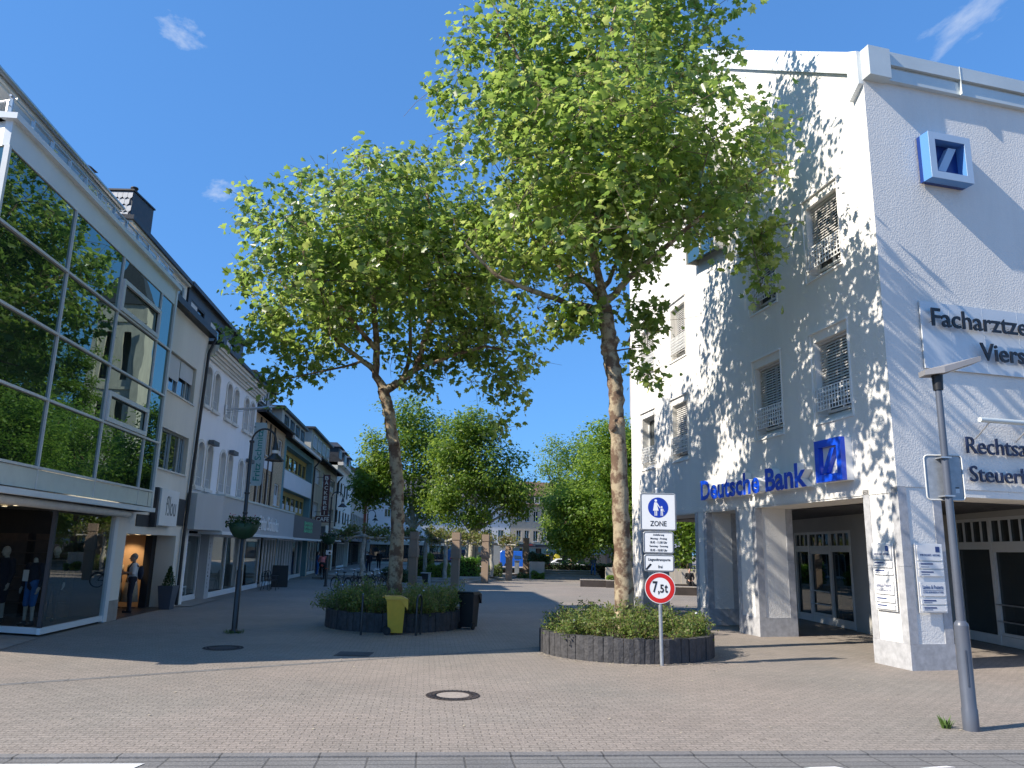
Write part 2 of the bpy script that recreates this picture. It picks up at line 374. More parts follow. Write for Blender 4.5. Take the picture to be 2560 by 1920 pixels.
mat('lamp_grey', (.085, .095, .12), .38, var=.08, coat=.3)
mat('lamp_head', (.30, .29, .29), .5, metal=.3, var=.05)
mat('lens', (.62, .60, .54), .25)
mat('basket_green', (.012, .05, .02), .6, var=.3, vs=10)
mat('basalt', (.055, .053, .055), .75, var=.35, vs=9, bump=.9, bs=22)
mat('soil', (.05, .035, .022), .95, var=.3, vs=10, bump=.5, bs=40)
mat('yellow_plastic', (.66, .38, .03), .42, var=.06, vs=6)
mat('black_plastic', (.012, .012, .013), .45, var=.15)
mat('rubber', (.012, .012, .012), .7)
mat('sign_red', (.52, .015, .012), .35)
mat('sign_blue', (.006, .035, .34), .35)
mat('sign_face', (.72, .73, .73), .35)
mat('sandstone', (.36, .26, .18), .9, var=.22, vs=3.5, bump=.45, bs=25, col2=(.27, .20, .145))
mat('concrete', (.42, .38, .33), .9, var=.15, vs=1.5, bump=.3, bs=25, streak=True)
mat('step_stone', (.33, .29, .25), .85, var=.15, vs=3, bump=.2, bs=40)
mat('granite_dark', (.05, .04, .036), .6, var=.2)
mat('cast_iron', (.06, .048, .044), .6, metal=.5, var=.35, vs=25, bump=.5, bs=60)
mat('manhole_fill', (.34, .29, .25), .85, var=.2, vs=30, bump=.4, bs=90)
mat('bark', (.36, .29, .19), .85, vs=3.2, bump=.7, bs=16, col2=(.13, .08, .05), ramp=(.46, .56))
mat('bark_dark', (.12, .085, .055), .9, var=.35, vs=5, bump=.8, bs=18)
mat('bark_pale', (.42, .40, .34), .85, vs=5, bump=.5, bs=18, col2=(.24, .22, .18))
mat('twig', (.16, .115, .075), .85, var=.3, vs=6)
mat('seed', (.055, .035, .02), .9)
leafmat('plane_leaf', [(.060, .115, .018), (.098, .168, .026), (.134, .200, .032), (.19, .235, .06)], .56, .32, .7)
leafmat('far_leaf', [(.06, .12, .013), (.095, .165, .017), (.135, .20, .022)], .47, .42)
leafmat('lime_leaf', [(.075, .145, .016), (.110, .190, .022), (.150, .225, .028)], .52, .45)
leafmat('pollard_leaf', [(.13, .15, .03), (.10, .14, .028), (.19, .15, .06)], .4, .5)
leafmat('shrub_leaf', [(.06, .115, .02), (.11, .17, .03), (.155, .205, .045), (.18, .155, .06)], .35, .5)
leafmat('laurel_leaf', [(.05, .13, .012), (.09, .20, .018), (.13, .25, .03)], .35, .35)
leafmat('ivy_leaf', [(.018, .05, .012), (.03, .075, .015)], .3, .4)
leafmat('flower_leaf', [(.5, .09, .12), (.6, .5, .5), (.4, .05, .08)], .3, .5)
glassmat('curtain_glass', (0, 0, 0), (.34, .85), .004, body=(.010, .018, .016), wob=.04, gcol=(.56, .72, .66))
glassmat('shop_glass', (.72, .76, .74), (.12, .95), .003)
glassmat('house_glass', (0, 0, 0), (.12, .8), .01, body=(.03, .036, .042), wob=.02)
glassmat('bank_glass', (.22, .26, .26), (.06, .6), .006)
glassmat('rail_glass', (.62, .70, .72), (.10, .7), .01)
glassmat('oriel_glass', (0, 0, 0), (.15, .8), .01, body=(.03, .07, .085))
glassmat('car_glass', (0, 0, 0), (.15, .8), .01, body=(.012, .014, .018))
mat('car_white', (.75, .76, .77), .3, coat=.8, var=.01)
mat('van_blue', (.012, .10, .48), .3, coat=.8, var=.02)
mat('car_dark', (.02, .022, .025), .4)
mat('lamp_red', (.5, .02, .015), .3)
mat('chrome', (.7, .7, .7), .2, metal=1)
mat('warm_wall', (.50, .33, .19), .8, var=.06)
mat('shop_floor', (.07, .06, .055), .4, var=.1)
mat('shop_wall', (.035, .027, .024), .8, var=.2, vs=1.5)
mat('shop_shelf', (.10, .055, .035), .6, var=.3, vs=5)
mat('downlight', (.9, .85, .7), .5, emit=(1, .78, .5), estr=5)
mat('mannequin', (.42, .40, .35), .4)
mat('mannequin_tan', (.40, .20, .10), .5)
mat('skin', (.46, .27, .19), .55)
mat('hair_grey', (.22, .21, .20), .7, var=.3, vs=60)
mat('hair_dark', (.02, .014, .01), .6)
mat('cloth_white', (.62, .63, .66), .9, bump=.2, bs=60)
mat('cloth_navy', (.012, .016, .032), .85, bump=.2, bs=60)
mat('cloth_blue', (.03, .13, .36), .85, bump=.2, bs=60)
mat('cloth_denim', (.06, .11, .20), .9, var=.2, vs=20)
mat('cloth_coral', (.72, .18, .15), .9)
mat('cloth_black', (.01, .01, .011), .9)
mat('cloth_olive', (.14, .12, .06), .9, var=.15, vs=20)
mat('cloth_beige', (.42, .36, .27), .9, var=.1, vs=20)
mat('cloth_rust', (.26, .09, .04), .9, var=.15, vs=20)
mat('cloth_rose', (.38, .16, .18), .9, var=.2, vs=20)
mat('paper', (.75, .75, .73), .8)
mat('label_blue', (.02, .05, .18), .5)
mat('yellow_sign', (.40, .33, .02), .5)
mat('red_letters', (.5, .06, .04), .5)
mat('wood_floor', (.30, .20, .12), .6)
mat('grass_blade', (.07, .13, .02), .7)
mat('orange_ring', (.55, .10, .03), .5)
# ---------------------------------------------------------------- the setting: ground, road, kerb
mb = MB(); mb.poly([(-700, -300, 0), (700, -300, 0), (700, 900, 0), (-700, 900, 0)])
mb.build('ground', 'paving', kind='structure')
KF = Fr((-5.19, 8.40), 84.1, 1)            # along the kerb, outward = towards the camera
mb = MB(); mb.poly([KF(-60, .72, .006), KF(60, .72, .006), KF(60, 9, .006), KF(-60, 9, .006)]); mb.build('road', 'asphalt', kind='structure')
mb = MB(); mb.poly([KF(-60, .14, .004), KF(60, .14, .004), KF(60, .72, .004), KF(-60, .72, .004)]); mb.build('gutter_strip', 'gutter', kind='structure')
mb = MB(); mb.box(KF, -60, 60, 0, .14, -.1, .022); mb.build('kerb', 'kerbstone', kind='structure')
mb = MB(); mb.poly([KF(-30, .34, .010), KF(1.62, .34, .010), KF(1.50, .75, .010), KF(-30, .75, .010)])
for i in range(2):
    a = 8.4 + i * 1.35 + rng.uniform(-.3, .3); mb.poly([KF(a, .62 + .05 * i % .1, .011), KF(a + .35, .60, .011), KF(a + .42, .66, .011), KF(a + .1, .69, .011)])
mb.build('road_marking', 'road_paint', kind='structure')

mb = MB(); a0, b0 = Vector((-10.3, 10.32, 0)), Vector((1.2, 18.63, 0)); dv = (b0 - a0).normalized(); nv = Vector((-dv.y, dv.x, 0)) * .08
mb.poly([a0 - nv + Vector((0, 0, .003)), b0 - nv + Vector((0, 0, .003)), b0 + nv + Vector((0, 0, .003)), a0 + nv + Vector((0, 0, .003))]); mb.build('drain_channel', 'gutter', kind='structure')
# ---------------------------------------------------------------- the bank on the corner
GD, RD = GF.d, RF.d
def OF(u, d, z): return (8.01 + GD[0] * u + RD[0] * d, 15.93 + GD[1] * u + RD[1] * d, z)
bank = thing('bank_building', 'white gabled corner building with a bank and doctors\' rooms over an arcade', 'building', (8.01, 15.93, 0))
cols = [(1.25, 2.75), (4.2, 5.72), (10.28, 11.75), (13.3, 14.8)]
rows = [(8.98, 11.2), (5.33, 7.62)]
holes = [(a + .06, b - .13, c + .04, e - .25, .33) for a, b in cols for c, e in rows]
mb = MB(); wall(mb, GF, 0, 15.95, 3.5, 13.0, holes)
mb.poly([GF(0, 0, 13.0), GF(15.95, 0, 13.0), GF(15.95, 0, 14.7), GF(8, 0, 19.25), GF(0, 0, 13.65)])
wall(mb, RF, 0, 18, 3.62, 13.1)
wall(mb, RF, 13, 18, 0, 3.62)
nf = Fr(GF(15.95, 0, 0), 75.2, -1); wall(mb, nf, 0, 18, 3.45, 14.7); 
bf = Fr(RF(18, 0, 0), -10.85, 1); wall(mb, bf, 0, 15.95, 0, 13)
mb.poly([bf(0, 0, 13.0), bf(15.95, 0, 13.0), bf(15.95, 0, 14.7), bf(8, 0, 19.2)])
# beam soffit and returns above the arcade
mb.box(OF, .02, 15.93, .02, 1.18, 3.46, 3.52); mb.box(OF, .02, 1.16, 1.18, 17.9, 3.46, 3.63)
mb.build('wall', 'white_render', bank)
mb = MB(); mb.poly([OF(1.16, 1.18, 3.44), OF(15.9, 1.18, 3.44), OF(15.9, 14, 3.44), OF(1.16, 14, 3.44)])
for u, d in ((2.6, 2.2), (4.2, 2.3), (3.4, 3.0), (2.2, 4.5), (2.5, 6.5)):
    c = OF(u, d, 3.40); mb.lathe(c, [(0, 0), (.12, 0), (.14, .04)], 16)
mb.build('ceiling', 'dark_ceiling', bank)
def pier(u0, u1, d0, d1, z1=3.5):
    s = MB(); g = MB(); w = .21
    s.box(OF, u0 + .015, u1 - .015, d0 + .015, d1 - .015, .5, z1 - .002)
    for a, b in ((u0, u0 + w), (u1 - w, u1)):
        for c, e in ((d0, d0 + w), (d1 - w, d1)): g.box(OF, a, b, c, e, .503, 2.0); g.box(OF, a, b, c, e, 2.006, z1 - .004)
    g.box(OF, u0 - .004, u1 + .004, d0 - .004, d1 + .004, -.02, .5)
    o = s.build('pillar', 'white_render', bank); g.build('stone_trim', 'grey_stone', o)
    return o
pier(0, 1.14, 0, 1.07, 3.62); pier(5.94, 7.1, .0, 1.18); pier(9.1, 9.95, 0, 1.1); pier(14.8, 15.95, 0, 1.1)
# windows with blinds, splayed sills and lattice guards
for j, (c, e) in enumerate(rows):
    for i, (a, b) in enumerate(cols):
        a1, b1, e1 = a + .06, b - .13, e - .25; cs = c + .04; cz = c + .26
        g = MB(); g.quad(GF(a1, -.32, cz), GF(b1, -.32, cz), GF(b1, -.32, e1), GF(a1, -.32, e1)); w = g.build('window', 'house_glass', bank)
        f = MB(); frame_bars(f, GF, a1 + .002, b1 - .002, cz, e1 - .002, -.31, -.26, .07, 1)
        f.build('frame', 'white_frame', w)
        s = MB()
        s.poly([GF(a1, -.001, cs), GF(b1, -.001, cs), GF(b1, -.32, cz - .01), GF(a1, -.32, cz - .01)])
        s.box(GF, a - .03, b + .03, .0, .06, e - .03, e + .02); s.box(GF, a - .02, b + .02, 0, .035, c - .03, c)
        s.box(GF, a - .02, a, 0, .03, c, e - .03); s.box(GF, b, b + .03, 0, .03, c, e - .03)
        s.build('surround', 'white_smooth', w)
        if not (j == 1 and i == 3):
            sl = MB(); z = e1 - .05; sl.box(GF, a1 + .03, b1 - .03, -.20, -.12, e1 - .07, e1 - .004)
            low = cz + (.30 if i < 2 else .1)
            while z > low:
                z -= .072
                sl.poly([GF(a1 + .03, -.135, z - .029), GF(b1 - .03, -.135, z - .029), GF(b1 - .03, -.17, z + .029), GF(a1 + .03, -.17, z + .029)])
            for uu in (a1 + .2, (a1 + b1) / 2, b1 - .2): sl.box(GF, uu - .006, uu + .006, -.158, -.148, low, e1 - .09)
            sl.build('blind', 'blind', w)
        gr = MB(); z0, z1 = cz + .03, cz + .58
        for k in range(6): z = z0 + (z1 - z0) * k / 5; gr.box(GF, a1 - .06, b1 + .04, .02, .035, z - .013, z + .013)
        n = 12
        for k in range(n + 1): u = a1 - .06 + (b1 - a1 + .1) * k / n; gr.box(GF, u - .013, u + .013, .036, .05, z0 - .01, z1 + .01)
        for u in (a1 + .05, b1 - .05): gr.box(GF, u - .015, u + .015, -.26, .02, z0 - .1, z0 - .07)
        for k in range(4): d = -.24 + .075 * k; gr.box(GF, b1 + .012, b1 + .03, d, d + .02, z0, z1)
        gr.build('guard_grille', 'grille_white', w)
# the tall blue bay in the gable
g = MB(); q = [GF(7.0, .02, 11.75), GF(9.1, .02, 12.0), GF(9.1, .02, 15.2), GF(7.0, .02, 15.2)]; q2 = [GF(7.0, .4, 11.6), GF(9.1, .4, 11.85), GF(9.1, .4, 15.2), GF(7.0, .4, 15.2)]
g.prism(q, q2); w = g.build('bay_window', 'oriel_glass', bank)
f = MB(); f.box(GF, 9.1, 9.18, 0, .44, 11.85, 15.2); f.box(GF, 6.92, 7.0, 0, .44, 11.6, 15.2); f.box(GF, 6.92, 9.18, 0, .46, 15.2, 15.3); f.box(GF, 8.02, 8.08, .4, .43, 11.8, 15.2); f.box(GF, 7.0, 9.1, .4, .43, 13.4, 13.47)
f.build('frame', 'cornice', w)
# roof, eaves fascia and verge
mb = MB()
def slab(u0, z0, u1, z1):
    mb.prism([OF(u0, -.05, z0), OF(u1, -.05, z1), OF(u1, 18.2, z1), OF(u0, 18.2, z0)], [OF(u0, -.05, z0 + .16), OF(u1, -.05, z1 + .16), OF(u1, 18.2, z1 + .16), OF(u0, 18.2, z0 + .16)])
slab(.30, 13.72, 8, 19.22); slab(8, 19.22, 16.1, 14.65)
mb.build('roof', 'roof_tile_dark', bank)
mb = MB()
mb.box(RF, .57, 18.2, 0, .13, 13.05, 13.36); mb.box(RF, .57, 18.2, 0, .10, 13.363, 13.42); mb.box(RF, .57, 18.2, 0, .19, 13.423, 13.76)
for u in (2.62, 5.6, 8.6): mb.box(RF, u, u + .015, .0, .2, 13.04, 13.77)
mb.box(RF, -.02, .567, -.3, .26, 13.02, 13.77)
mb.build('eaves_fascia', 'zinc', bank)
mb = MB()
pr_ = lambda pts, d0, d1: mb.prism([GF(u, d0, z) for u, z in pts], [GF(u, d1, z) for u, z in pts])
pr_([(.38, 13.42), (8, 18.72), (8, 19.42), (.38, 14.0)], .003, .11); pr_([(0, 12.92), (.377, 12.66), (.377, 13.99), (0, 13.76)], .003, .13)
pr_([(8, 18.72), (16.0, 14.1), (16.0, 14.8), (8, 19.42)], .003, .09)
for u in (2.4, 4.6, 6.7): 
    z = 14.0 + (u - .38) * .711; pr_([(u, z - .62), (u + .012, z - .61), (u + .012, z + .03), (u, z + .03)], .1, .116)
mb.build('verge_fascia', 'zinc_white', bank)
# the set-back core with its doors
def core(o, az, L_, mull, door, zt, zh, nl, name):
    F = Fr(o, az, 1); f = MB(); g = MB(); hnd = MB()
    g.quad(F(0, -.06, 0), F(L_, -.06, 0), F(L_, -.06, zh), F(0, -.06, zh))
    f.box(F, -.05, L_, -.05, 0, zh - .05, zh + .03); f.box(F, -.05, L_, -.05, 0, zt - .1, zt + .1); f.box(F, 0, L_, -.05, .0, .02, .26)
    for u in mull: f.box(F, u - .06, u + .06, -.05, .012, .02, zh)
    edges = sorted([-.05] + list(mull) + [L_])
    for a, b in zip(edges, edges[1:]):
        for k in range(nl): u = a + (b - a) * (k + 1) / (nl + 1); f.box(F, u - .022, u + .022, -.05, -.01, zt + .1, zh - .05)
    da, db = door; frame_bars(f, F, da + .07, db - .07, .27, zt - .101, -.05, -.005, .07)
    for z in (.63, 1.05): hnd.tube([F(da + .1, .07, z), F(db - .1, .07, z)], .018, 8)
    o = g.build(name, 'bank_glass', bank); f.build('frame', 'alu_light', o); hnd.build('push_bar', 'steel', o)
core((10.33, 28.22), 178.1, 4.28, (0.02, 1.16, 2.8, 4.22), (1.16, 2.8), 2.42, 2.95, 2, 'glass_door')
core((12.9, 22.57), 182.1, 5.4, (0.02, 1.73, 3.5, 5.3), (1.73, 3.5), 2.55, 3.25, 3, 'glass_door')
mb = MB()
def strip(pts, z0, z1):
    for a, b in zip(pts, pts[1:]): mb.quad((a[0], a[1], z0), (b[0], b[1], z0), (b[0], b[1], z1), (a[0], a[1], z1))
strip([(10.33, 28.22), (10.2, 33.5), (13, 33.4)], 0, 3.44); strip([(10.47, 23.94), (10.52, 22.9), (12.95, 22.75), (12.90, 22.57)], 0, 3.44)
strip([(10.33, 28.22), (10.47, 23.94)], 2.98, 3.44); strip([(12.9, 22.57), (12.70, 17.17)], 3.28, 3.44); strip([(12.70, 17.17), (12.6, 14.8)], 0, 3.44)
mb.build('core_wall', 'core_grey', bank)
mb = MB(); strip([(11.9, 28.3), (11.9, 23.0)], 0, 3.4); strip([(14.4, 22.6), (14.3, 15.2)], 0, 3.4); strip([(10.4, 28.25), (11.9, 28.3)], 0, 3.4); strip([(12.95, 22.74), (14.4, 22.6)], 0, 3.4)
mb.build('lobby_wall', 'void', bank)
# signs on the bank
t = MB(); t.text(GF, 'Deutsche Bank', 8.96, .02, 3.82, 6.02, .62, .2, 0, 1, .032, rev=True)
t.box(GF, 2.9, 8.97, .003, .02, 3.79, 3.83, 1)
tag(t.build('bank_lettering', ['blue_letters', 'sign_white'], loc=GF(6, 0, 3.8)), 'blue raised Deutsche Bank lettering with white sides above the arcade', 'sign')
lg = thing('bank_logo', 'blue square slash logo on a white box next to the Deutsche Bank lettering', 'sign', GF(1.9, 0, 3.88))
b = MB(); b.box(GF, 1.39, 2.42, .003, .18, 3.86, 4.84); b.build('box', 'sign_white', lg)
b = MB(); frame_bars(b, GF, 1.39, 2.42, 3.86, 4.84, .181, .30, .17)
for bt in ([(1.62, 4.62), (1.80, 4.62), (2.17, 4.05), (1.98, 4.05)],): b.prism([GF(u, .181, z) for u, z in bt], [GF(u, .30, z) for u, z in bt])
b.build('emblem', 'blue_letters', lg)
lg = thing('logo_box', 'large blue slash logo light box high on the grey shaded wall', 'sign', RF(1.9, 0, 10.6))
b = MB(); a_, b_, c_, e_ = 1.32, 2.49, 10.6, 11.74
b.box(RF, a_, b_, .02, .12, c_, e_); b.build('back_plate', 'logo_deep', lg)
b = MB(); frame_bars(b, RF, a_, b_, c_, e_, .121, .36, .17); b.build('casing', 'logo_side', lg)
b = MB(); frame_bars(b, RF, a_, b_, c_, e_, .361, .372, .17)
sl = [(1.62, 10.86), (1.84, 10.86), (2.19, 11.48), (1.97, 11.48)]; b.prism([RF(u, .121, z) for u, z in sl], [RF(u, .25, z) for u, z in sl])
b.build('front_rim', 'logo_rim', lg)
bd = thing('doctors_board', 'wide pale board with black Facharztzentrum Viersen letters on the wall', 'sign', RF(3, 0, 6.2))
b = MB(); b.box(RF, .94, 6.4, .03, .06, 6.2, 7.72)
for u in (1.7, 2.62, 3.6, 4.6, 5.6): b.box(RF, u, u + .006, .06, .062, 6.2, 7.72); 
b.build('panel', 'board', bd)
b = MB(); b.text(RF, 'Facharztzentrum', 1.10, .17, 7.13, 4.15, .41, .03, bold=.012); b.build('lettering', 'black_letters', bd); b = MB(); b.text(RF, 'Viersen', 2.33, .17, 6.46, 1.78, .40, .03, bold=.012)
for u in (1.15, 1.5, 1.9, 2.4, 2.8, 3.2): b.tube([RF(u, .06, 7.25), RF(u, .17, 7.25)], .006, 5)
b.build('lettering', 'black_letters', bd)
ll = thing('lawyers_lettering', 'navy Rechtsanwälte and Steuerberater letters fixed straight to the render', 'sign', RF(2, 0, 3.8))
b = MB(); b.text(RF, 'Rechtsanwälte', 1.80, .05, 4.39, 3.0, .36, .04); b.build('lettering', 'navy_letters', ll); b = MB(); b.text(RF, 'Steuerberater', 1.82, .05, 3.79, 2.9, .34, .04)
b.build('lettering', 'navy_letters', ll)
tb = thing('tube_lamp', 'long pale tube lamp on struts above the navy lettering', 'wall lamp', RF(3, 0, 5))
b = MB(); b.tube([RF(1.86, .42, 5.07), RF(5.4, .42, 5.07)], .055, 12); b.build('tube', 'zinc', tb)
b = MB()
for u in (2.1, 3.2, 4.6): b.tube([RF(u, .02, 4.72), RF(u, .42, 5.02)], .018, 6)
b.build('strut', 'alu', tb)
def plaques(F, u0, w, sg, name, label):
    p = thing(name, label, 'sign', F(u0, 0, 1.1)); 
    b = MB(); a, c = (u0, u0 + w) if sg > 0 else (u0 - w, u0)
    b.box(F, a - .03, c + .03, .03, .04, 1.10, 2.47); b.build('back_panel', 'sign_white', p)
    for z0, z1, hd in ((2.13, 2.44, 1), (1.97, 2.10, 0), (1.82, 1.94, 0), (1.43, 1.71, 2), (1.27, 1.38, 0), (1.13, 1.24, 0)):
        b = MB(); b.box(F, a, c, .06, .07, z0, z1)
        for u in (a + .03, c - .03):
            for z in (z0 + .02, z1 - .02): b.box(F, u - .006, u + .006, .04, .074, z - .006, z + .006)
        o = b.build('plate', 'sign_white', p); t = MB(); us = u0 + sg * .06
        if hd == 1:
            x = u0 + sg * (w - .17); lo, hi = sorted((x, x + sg * .10)); t.box(F, lo, hi, .071, .074, z1 - .14, z1 - .03)
            t.text(F, 'WIRTSCHAFT · NOTARE', us, .071, z0 + .09, w - .13, .04, .003, rev=sg < 0)
        elif hd == 2:
            t.text(F, 'Lankes & Postertz', us, .071, z0 + .14, w - .12, .075, .003, rev=sg < 0)
            t.text(F, 'STEUERBERATER', us, .071, z0 + .06, w - .12, .03, .003, rev=sg < 0); lo, hi = sorted((us, us + sg * (w - .12))); t.box(F, lo, hi, .071, .073, z0 + .108, z0 + .114)
        else:
            lo, hi = sorted((us, us + sg * .30)); t.box(F, lo, hi, .071, .073, z1 - .05, z1 - .025); lo, hi = sorted((us, us + sg * .2)); t.box(F, lo, hi, .071, .073, z0 + .03, z0 + .04)
        t.build('lettering', 'label_blue', o)
plaques(RF, .29, .62, 1, 'office_plaques', 'stack of pale office plates on the shaded face of the corner pillar')
plaques(GF, .87, .6, -1, 'office_plaques', 'stack of white office plates on the sunlit face of the corner pillar')

# ---------------------------------------------------------------- glass shop building on the left
gb = thing('glass_building', 'modern shop building with a mirrored glass wall over display windows', 'building', SF(17, 0, 0))
D = .45; ub = [13.02, 15.88, 18.69, 21.58, 22.68]; zb = [3.60, 5.03, 6.46, 7.89, 9.33]
CF = Fr(SF(13.02, D, 0), -75, -1)
for i in range(4):
    g = MB(); g.quad(SF(ub[i], D, 3.60), SF(ub[i + 1], D, 3.60), SF(ub[i + 1], D, 9.33), SF(ub[i], D, 9.33)); g.build('glazing', 'curtain_glass', gb)
g = MB(); g.quad(CF(0, 0, 3.1), CF(7, 0, 3.1), CF(7, 0, 9.33), CF(0, 0, 9.33)); g.build('glazing', 'curtain_glass', gb)
mb = MB()
for u in ub[1:4]: mb.box(SF, u - .024, u + .024, D, D + .04, 3.16, 9.33)
mb.box(SF, 12.97, 13.05, D - .04, D + .06, 3.16, 9.33); mb.box(SF, 22.68, 22.80, D - .44, D + .06, 3.0, 9.95)
for z in zb[:-1]:
    for a, b in zip(ub, ub[1:]): mb.box(SF, a + .025, b - .025, D, D + .06, z - .026, z + .026)
for u in (2.4, 4.8): mb.box(CF, u - .03, u + .03, 0, .05, 3.1, 9.33)
for z in zb[:-1]: mb.box(CF, .06, 7, .0, .055, z - .03, z + .03)
mb.build('mullions', 'alu_light', gb)
for c, e in ((7.93, 8.77), (5.07, 5.83)):
    f = MB(); frame_bars(f, SF, 18.74, 21.53, c, e, D + .02, D + .09, .11); f.build('opening_frame', 'alu_light', gb)
mb = MB(); mb.box(SF, 13.0, 22.68, D - .1, D + .03, 3.16, 3.56); mb.box(CF, 0.05, 7, -.1, .03, 3.0, 3.1)
for u in ub[1:4] + [22.4]: mb.box(SF, u - .008, u + .008, D + .03, D + .034, 3.16, 3.56, 1)
mb.build('spandrel', ['spandrel', 'dark_frame'], gb)
mb = MB(); mb.box(SF, 12.9, 22.85, .01, D + .12, 3.0, 3.12); mb.box(SF, 13.0, 22.82, D - .1, D + .03, 9.33, 9.84); mb.box(SF, 12.9, 22.85, D - .3, D + .14, 9.84, 9.96)
mb.box(CF, .05, 7, -.1, .03, 9.33, 9.84); mb.box(CF, .12, 7, -.4, .14, 9.84, 9.96)
mb.build('fascia', 'zinc_white', gb)
mb = MB(); mb.poly([SF(13.0, D - .02, 3.0), SF(22.8, D - .02, 3.0), SF(22.8, -6, 3.0), CF(7, 0, 3.0)]); mb.poly([SF(13.1, D - .1, 9.8), SF(22.8, D - .1, 9.8), SF(22.8, -9, 9.8), CF(9, -.1, 9.8)])
mb.build('soffit', 'soffit', gb)
mb = MB(); mb.tube([SF(14.4, .30, 2.91), SF(21.55, .30, 2.88)], .10, 12); mb.box(SF, 14, 21.6, .0, .15, 2.88, 2.99); mb.build('rolled_awning', 'awning', gb)
r = MB(); mb = MB()
u = 13.12
while u < 22.7:
    mb.box(SF, u - .02, u + .02, D - .16, D - .10, 9.96, 10.38); u += .82
mb.tube([SF(13.05, D - .13, 10.39), SF(22.7, D - .13, 10.39)], .025, 6); mb.tube([SF(13.05, D - .13, 10.19), SF(22.7, D - .13, 10.19)], .01, 5)
for k in range(5): mb.box(CF, .3 + k * 1.2, .34 + k * 1.2, -.16, -.1, 9.96, 10.38)
mb.tube([CF(.1, -.13, 10.39), CF(6, -.13, 10.39)], .025, 6); mb.build('railing', 'alu', gb)
r.quad(SF(13.08, D - .145, 9.98), SF(22.7, D - .145, 9.98), SF(22.7, D - .145, 10.36), SF(13.08, D - .145, 10.36)); r.build('railing_glass', 'rail_glass', gb)
mb = MB(); wall(mb, SF, 14.4, 19.6, 9.6, 11.3, [], -1.9); mb.quad(SF(14.4, -1.9, 9.6), SF(15.9, -8, 9.6), SF(15.9, -8, 11.3), SF(14.4, -1.9, 11.3)); mb.quad(SF(19.6, -1.9, 9.6), SF(19.6, -8, 9.6), SF(19.6, -8, 11.3), SF(19.6, -1.9, 11.3)); mb.build('penthouse_wall', 'white_smooth', gb)
mb = MB(); mb.prism([SF(u, d, 11.18) for u, d in ((13.4, -.5), (20.2, -.5), (20.2, -9), (16.5, -9))], [SF(u, d, 11.24) for u, d in ((13.4, -.5), (20.2, -.5), (20.2, -9), (16.5, -9))]); mb.prism([SF(u, d, 11.243) for u, d in ((13.38, -.44), (20.22, -.44), (20.22, -9), (16.48, -9))], [SF(u, d, 11.42) for u, d in ((13.38, -.44), (20.22, -.44), (20.22, -9), (16.48, -9))]); mb.build('penthouse_roof', 'zinc_white', gb)
mb = MB(); mb.tube([SF(13.5, -.38, 11.36), SF(20.2, -.38, 11.32)], .06, 8); mb.build('gutter_pipe', 'alu', gb)
# display windows, dark shop behind
XF = Fr(SF(18.06, 0, 0), -75, -1)
g = MB(); g.quad(SF(18.1, 0, .22), SF(21.38, 0, .22), SF(21.38, 0, 2.86), SF(18.1, 0, 2.86)); w = g.build('display_window', 'shop_glass', gb)
f = MB(); f.box(SF, 18.0, 21.4, -.05, .03, .06, .2); f.box(SF, 21.38, 21.62, -.06, .06, .02, 2.95); f.build('frame', 'white_frame', w)
g = MB(); g.quad(XF(.05, 0, .22), XF(7, 0, .22), XF(7, 0, 2.95), XF(.05, 0, 2.95)); w = g.build('display_window', 'shop_glass', gb)
f = MB(); f.box(XF, 0.05, 7, -.05, .02, .06, .2); f.build('frame', 'white_frame', w)
f = MB(); f.box(SF, 18.0, 18.1, -.06, .02, .2, 2.98); f.build('corner_post', 'dark_frame', gb)
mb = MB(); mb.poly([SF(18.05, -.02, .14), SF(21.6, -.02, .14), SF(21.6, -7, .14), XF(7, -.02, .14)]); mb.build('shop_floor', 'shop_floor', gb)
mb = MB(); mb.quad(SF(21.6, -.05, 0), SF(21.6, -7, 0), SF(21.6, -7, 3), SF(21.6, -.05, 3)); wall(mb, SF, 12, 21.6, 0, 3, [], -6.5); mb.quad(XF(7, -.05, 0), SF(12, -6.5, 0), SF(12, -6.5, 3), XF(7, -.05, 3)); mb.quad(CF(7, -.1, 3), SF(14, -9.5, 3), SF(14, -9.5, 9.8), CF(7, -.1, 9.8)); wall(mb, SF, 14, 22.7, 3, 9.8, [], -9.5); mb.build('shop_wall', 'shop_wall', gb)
mb = MB()
for k in range(4): mb.box(SF, 21.30, 21.55, -5.5 + k * 1.2, -4.5 + k * 1.2, .14 + 0, 2.3)
for k in range(6): mb.box(SF, 21.05, 21.3, -5.6, -.9, .5 + k * .32, .53 + k * .32)
mb.build('shelves', 'shop_shelf', gb)
mb = MB()
for a, b in ((1.2, -.9), (2.3, -1.0), (3.1, -1.4), (4.2, -1.2)): mb.lathe(XF(a, b, 2.97), [(0, 0), (.07, 0)], 12)
mb.build('downlights', 'downlight', gb)
mb = MB(); mb.poly([SF(17.9, .05, .012), SF(15.5, .35, .012), XF(6.5, 1.2, .012), XF(6.5, .03, .012), XF(.1, .03, .012)]); mb.build('forecourt', 'step_stone', kind='structure')
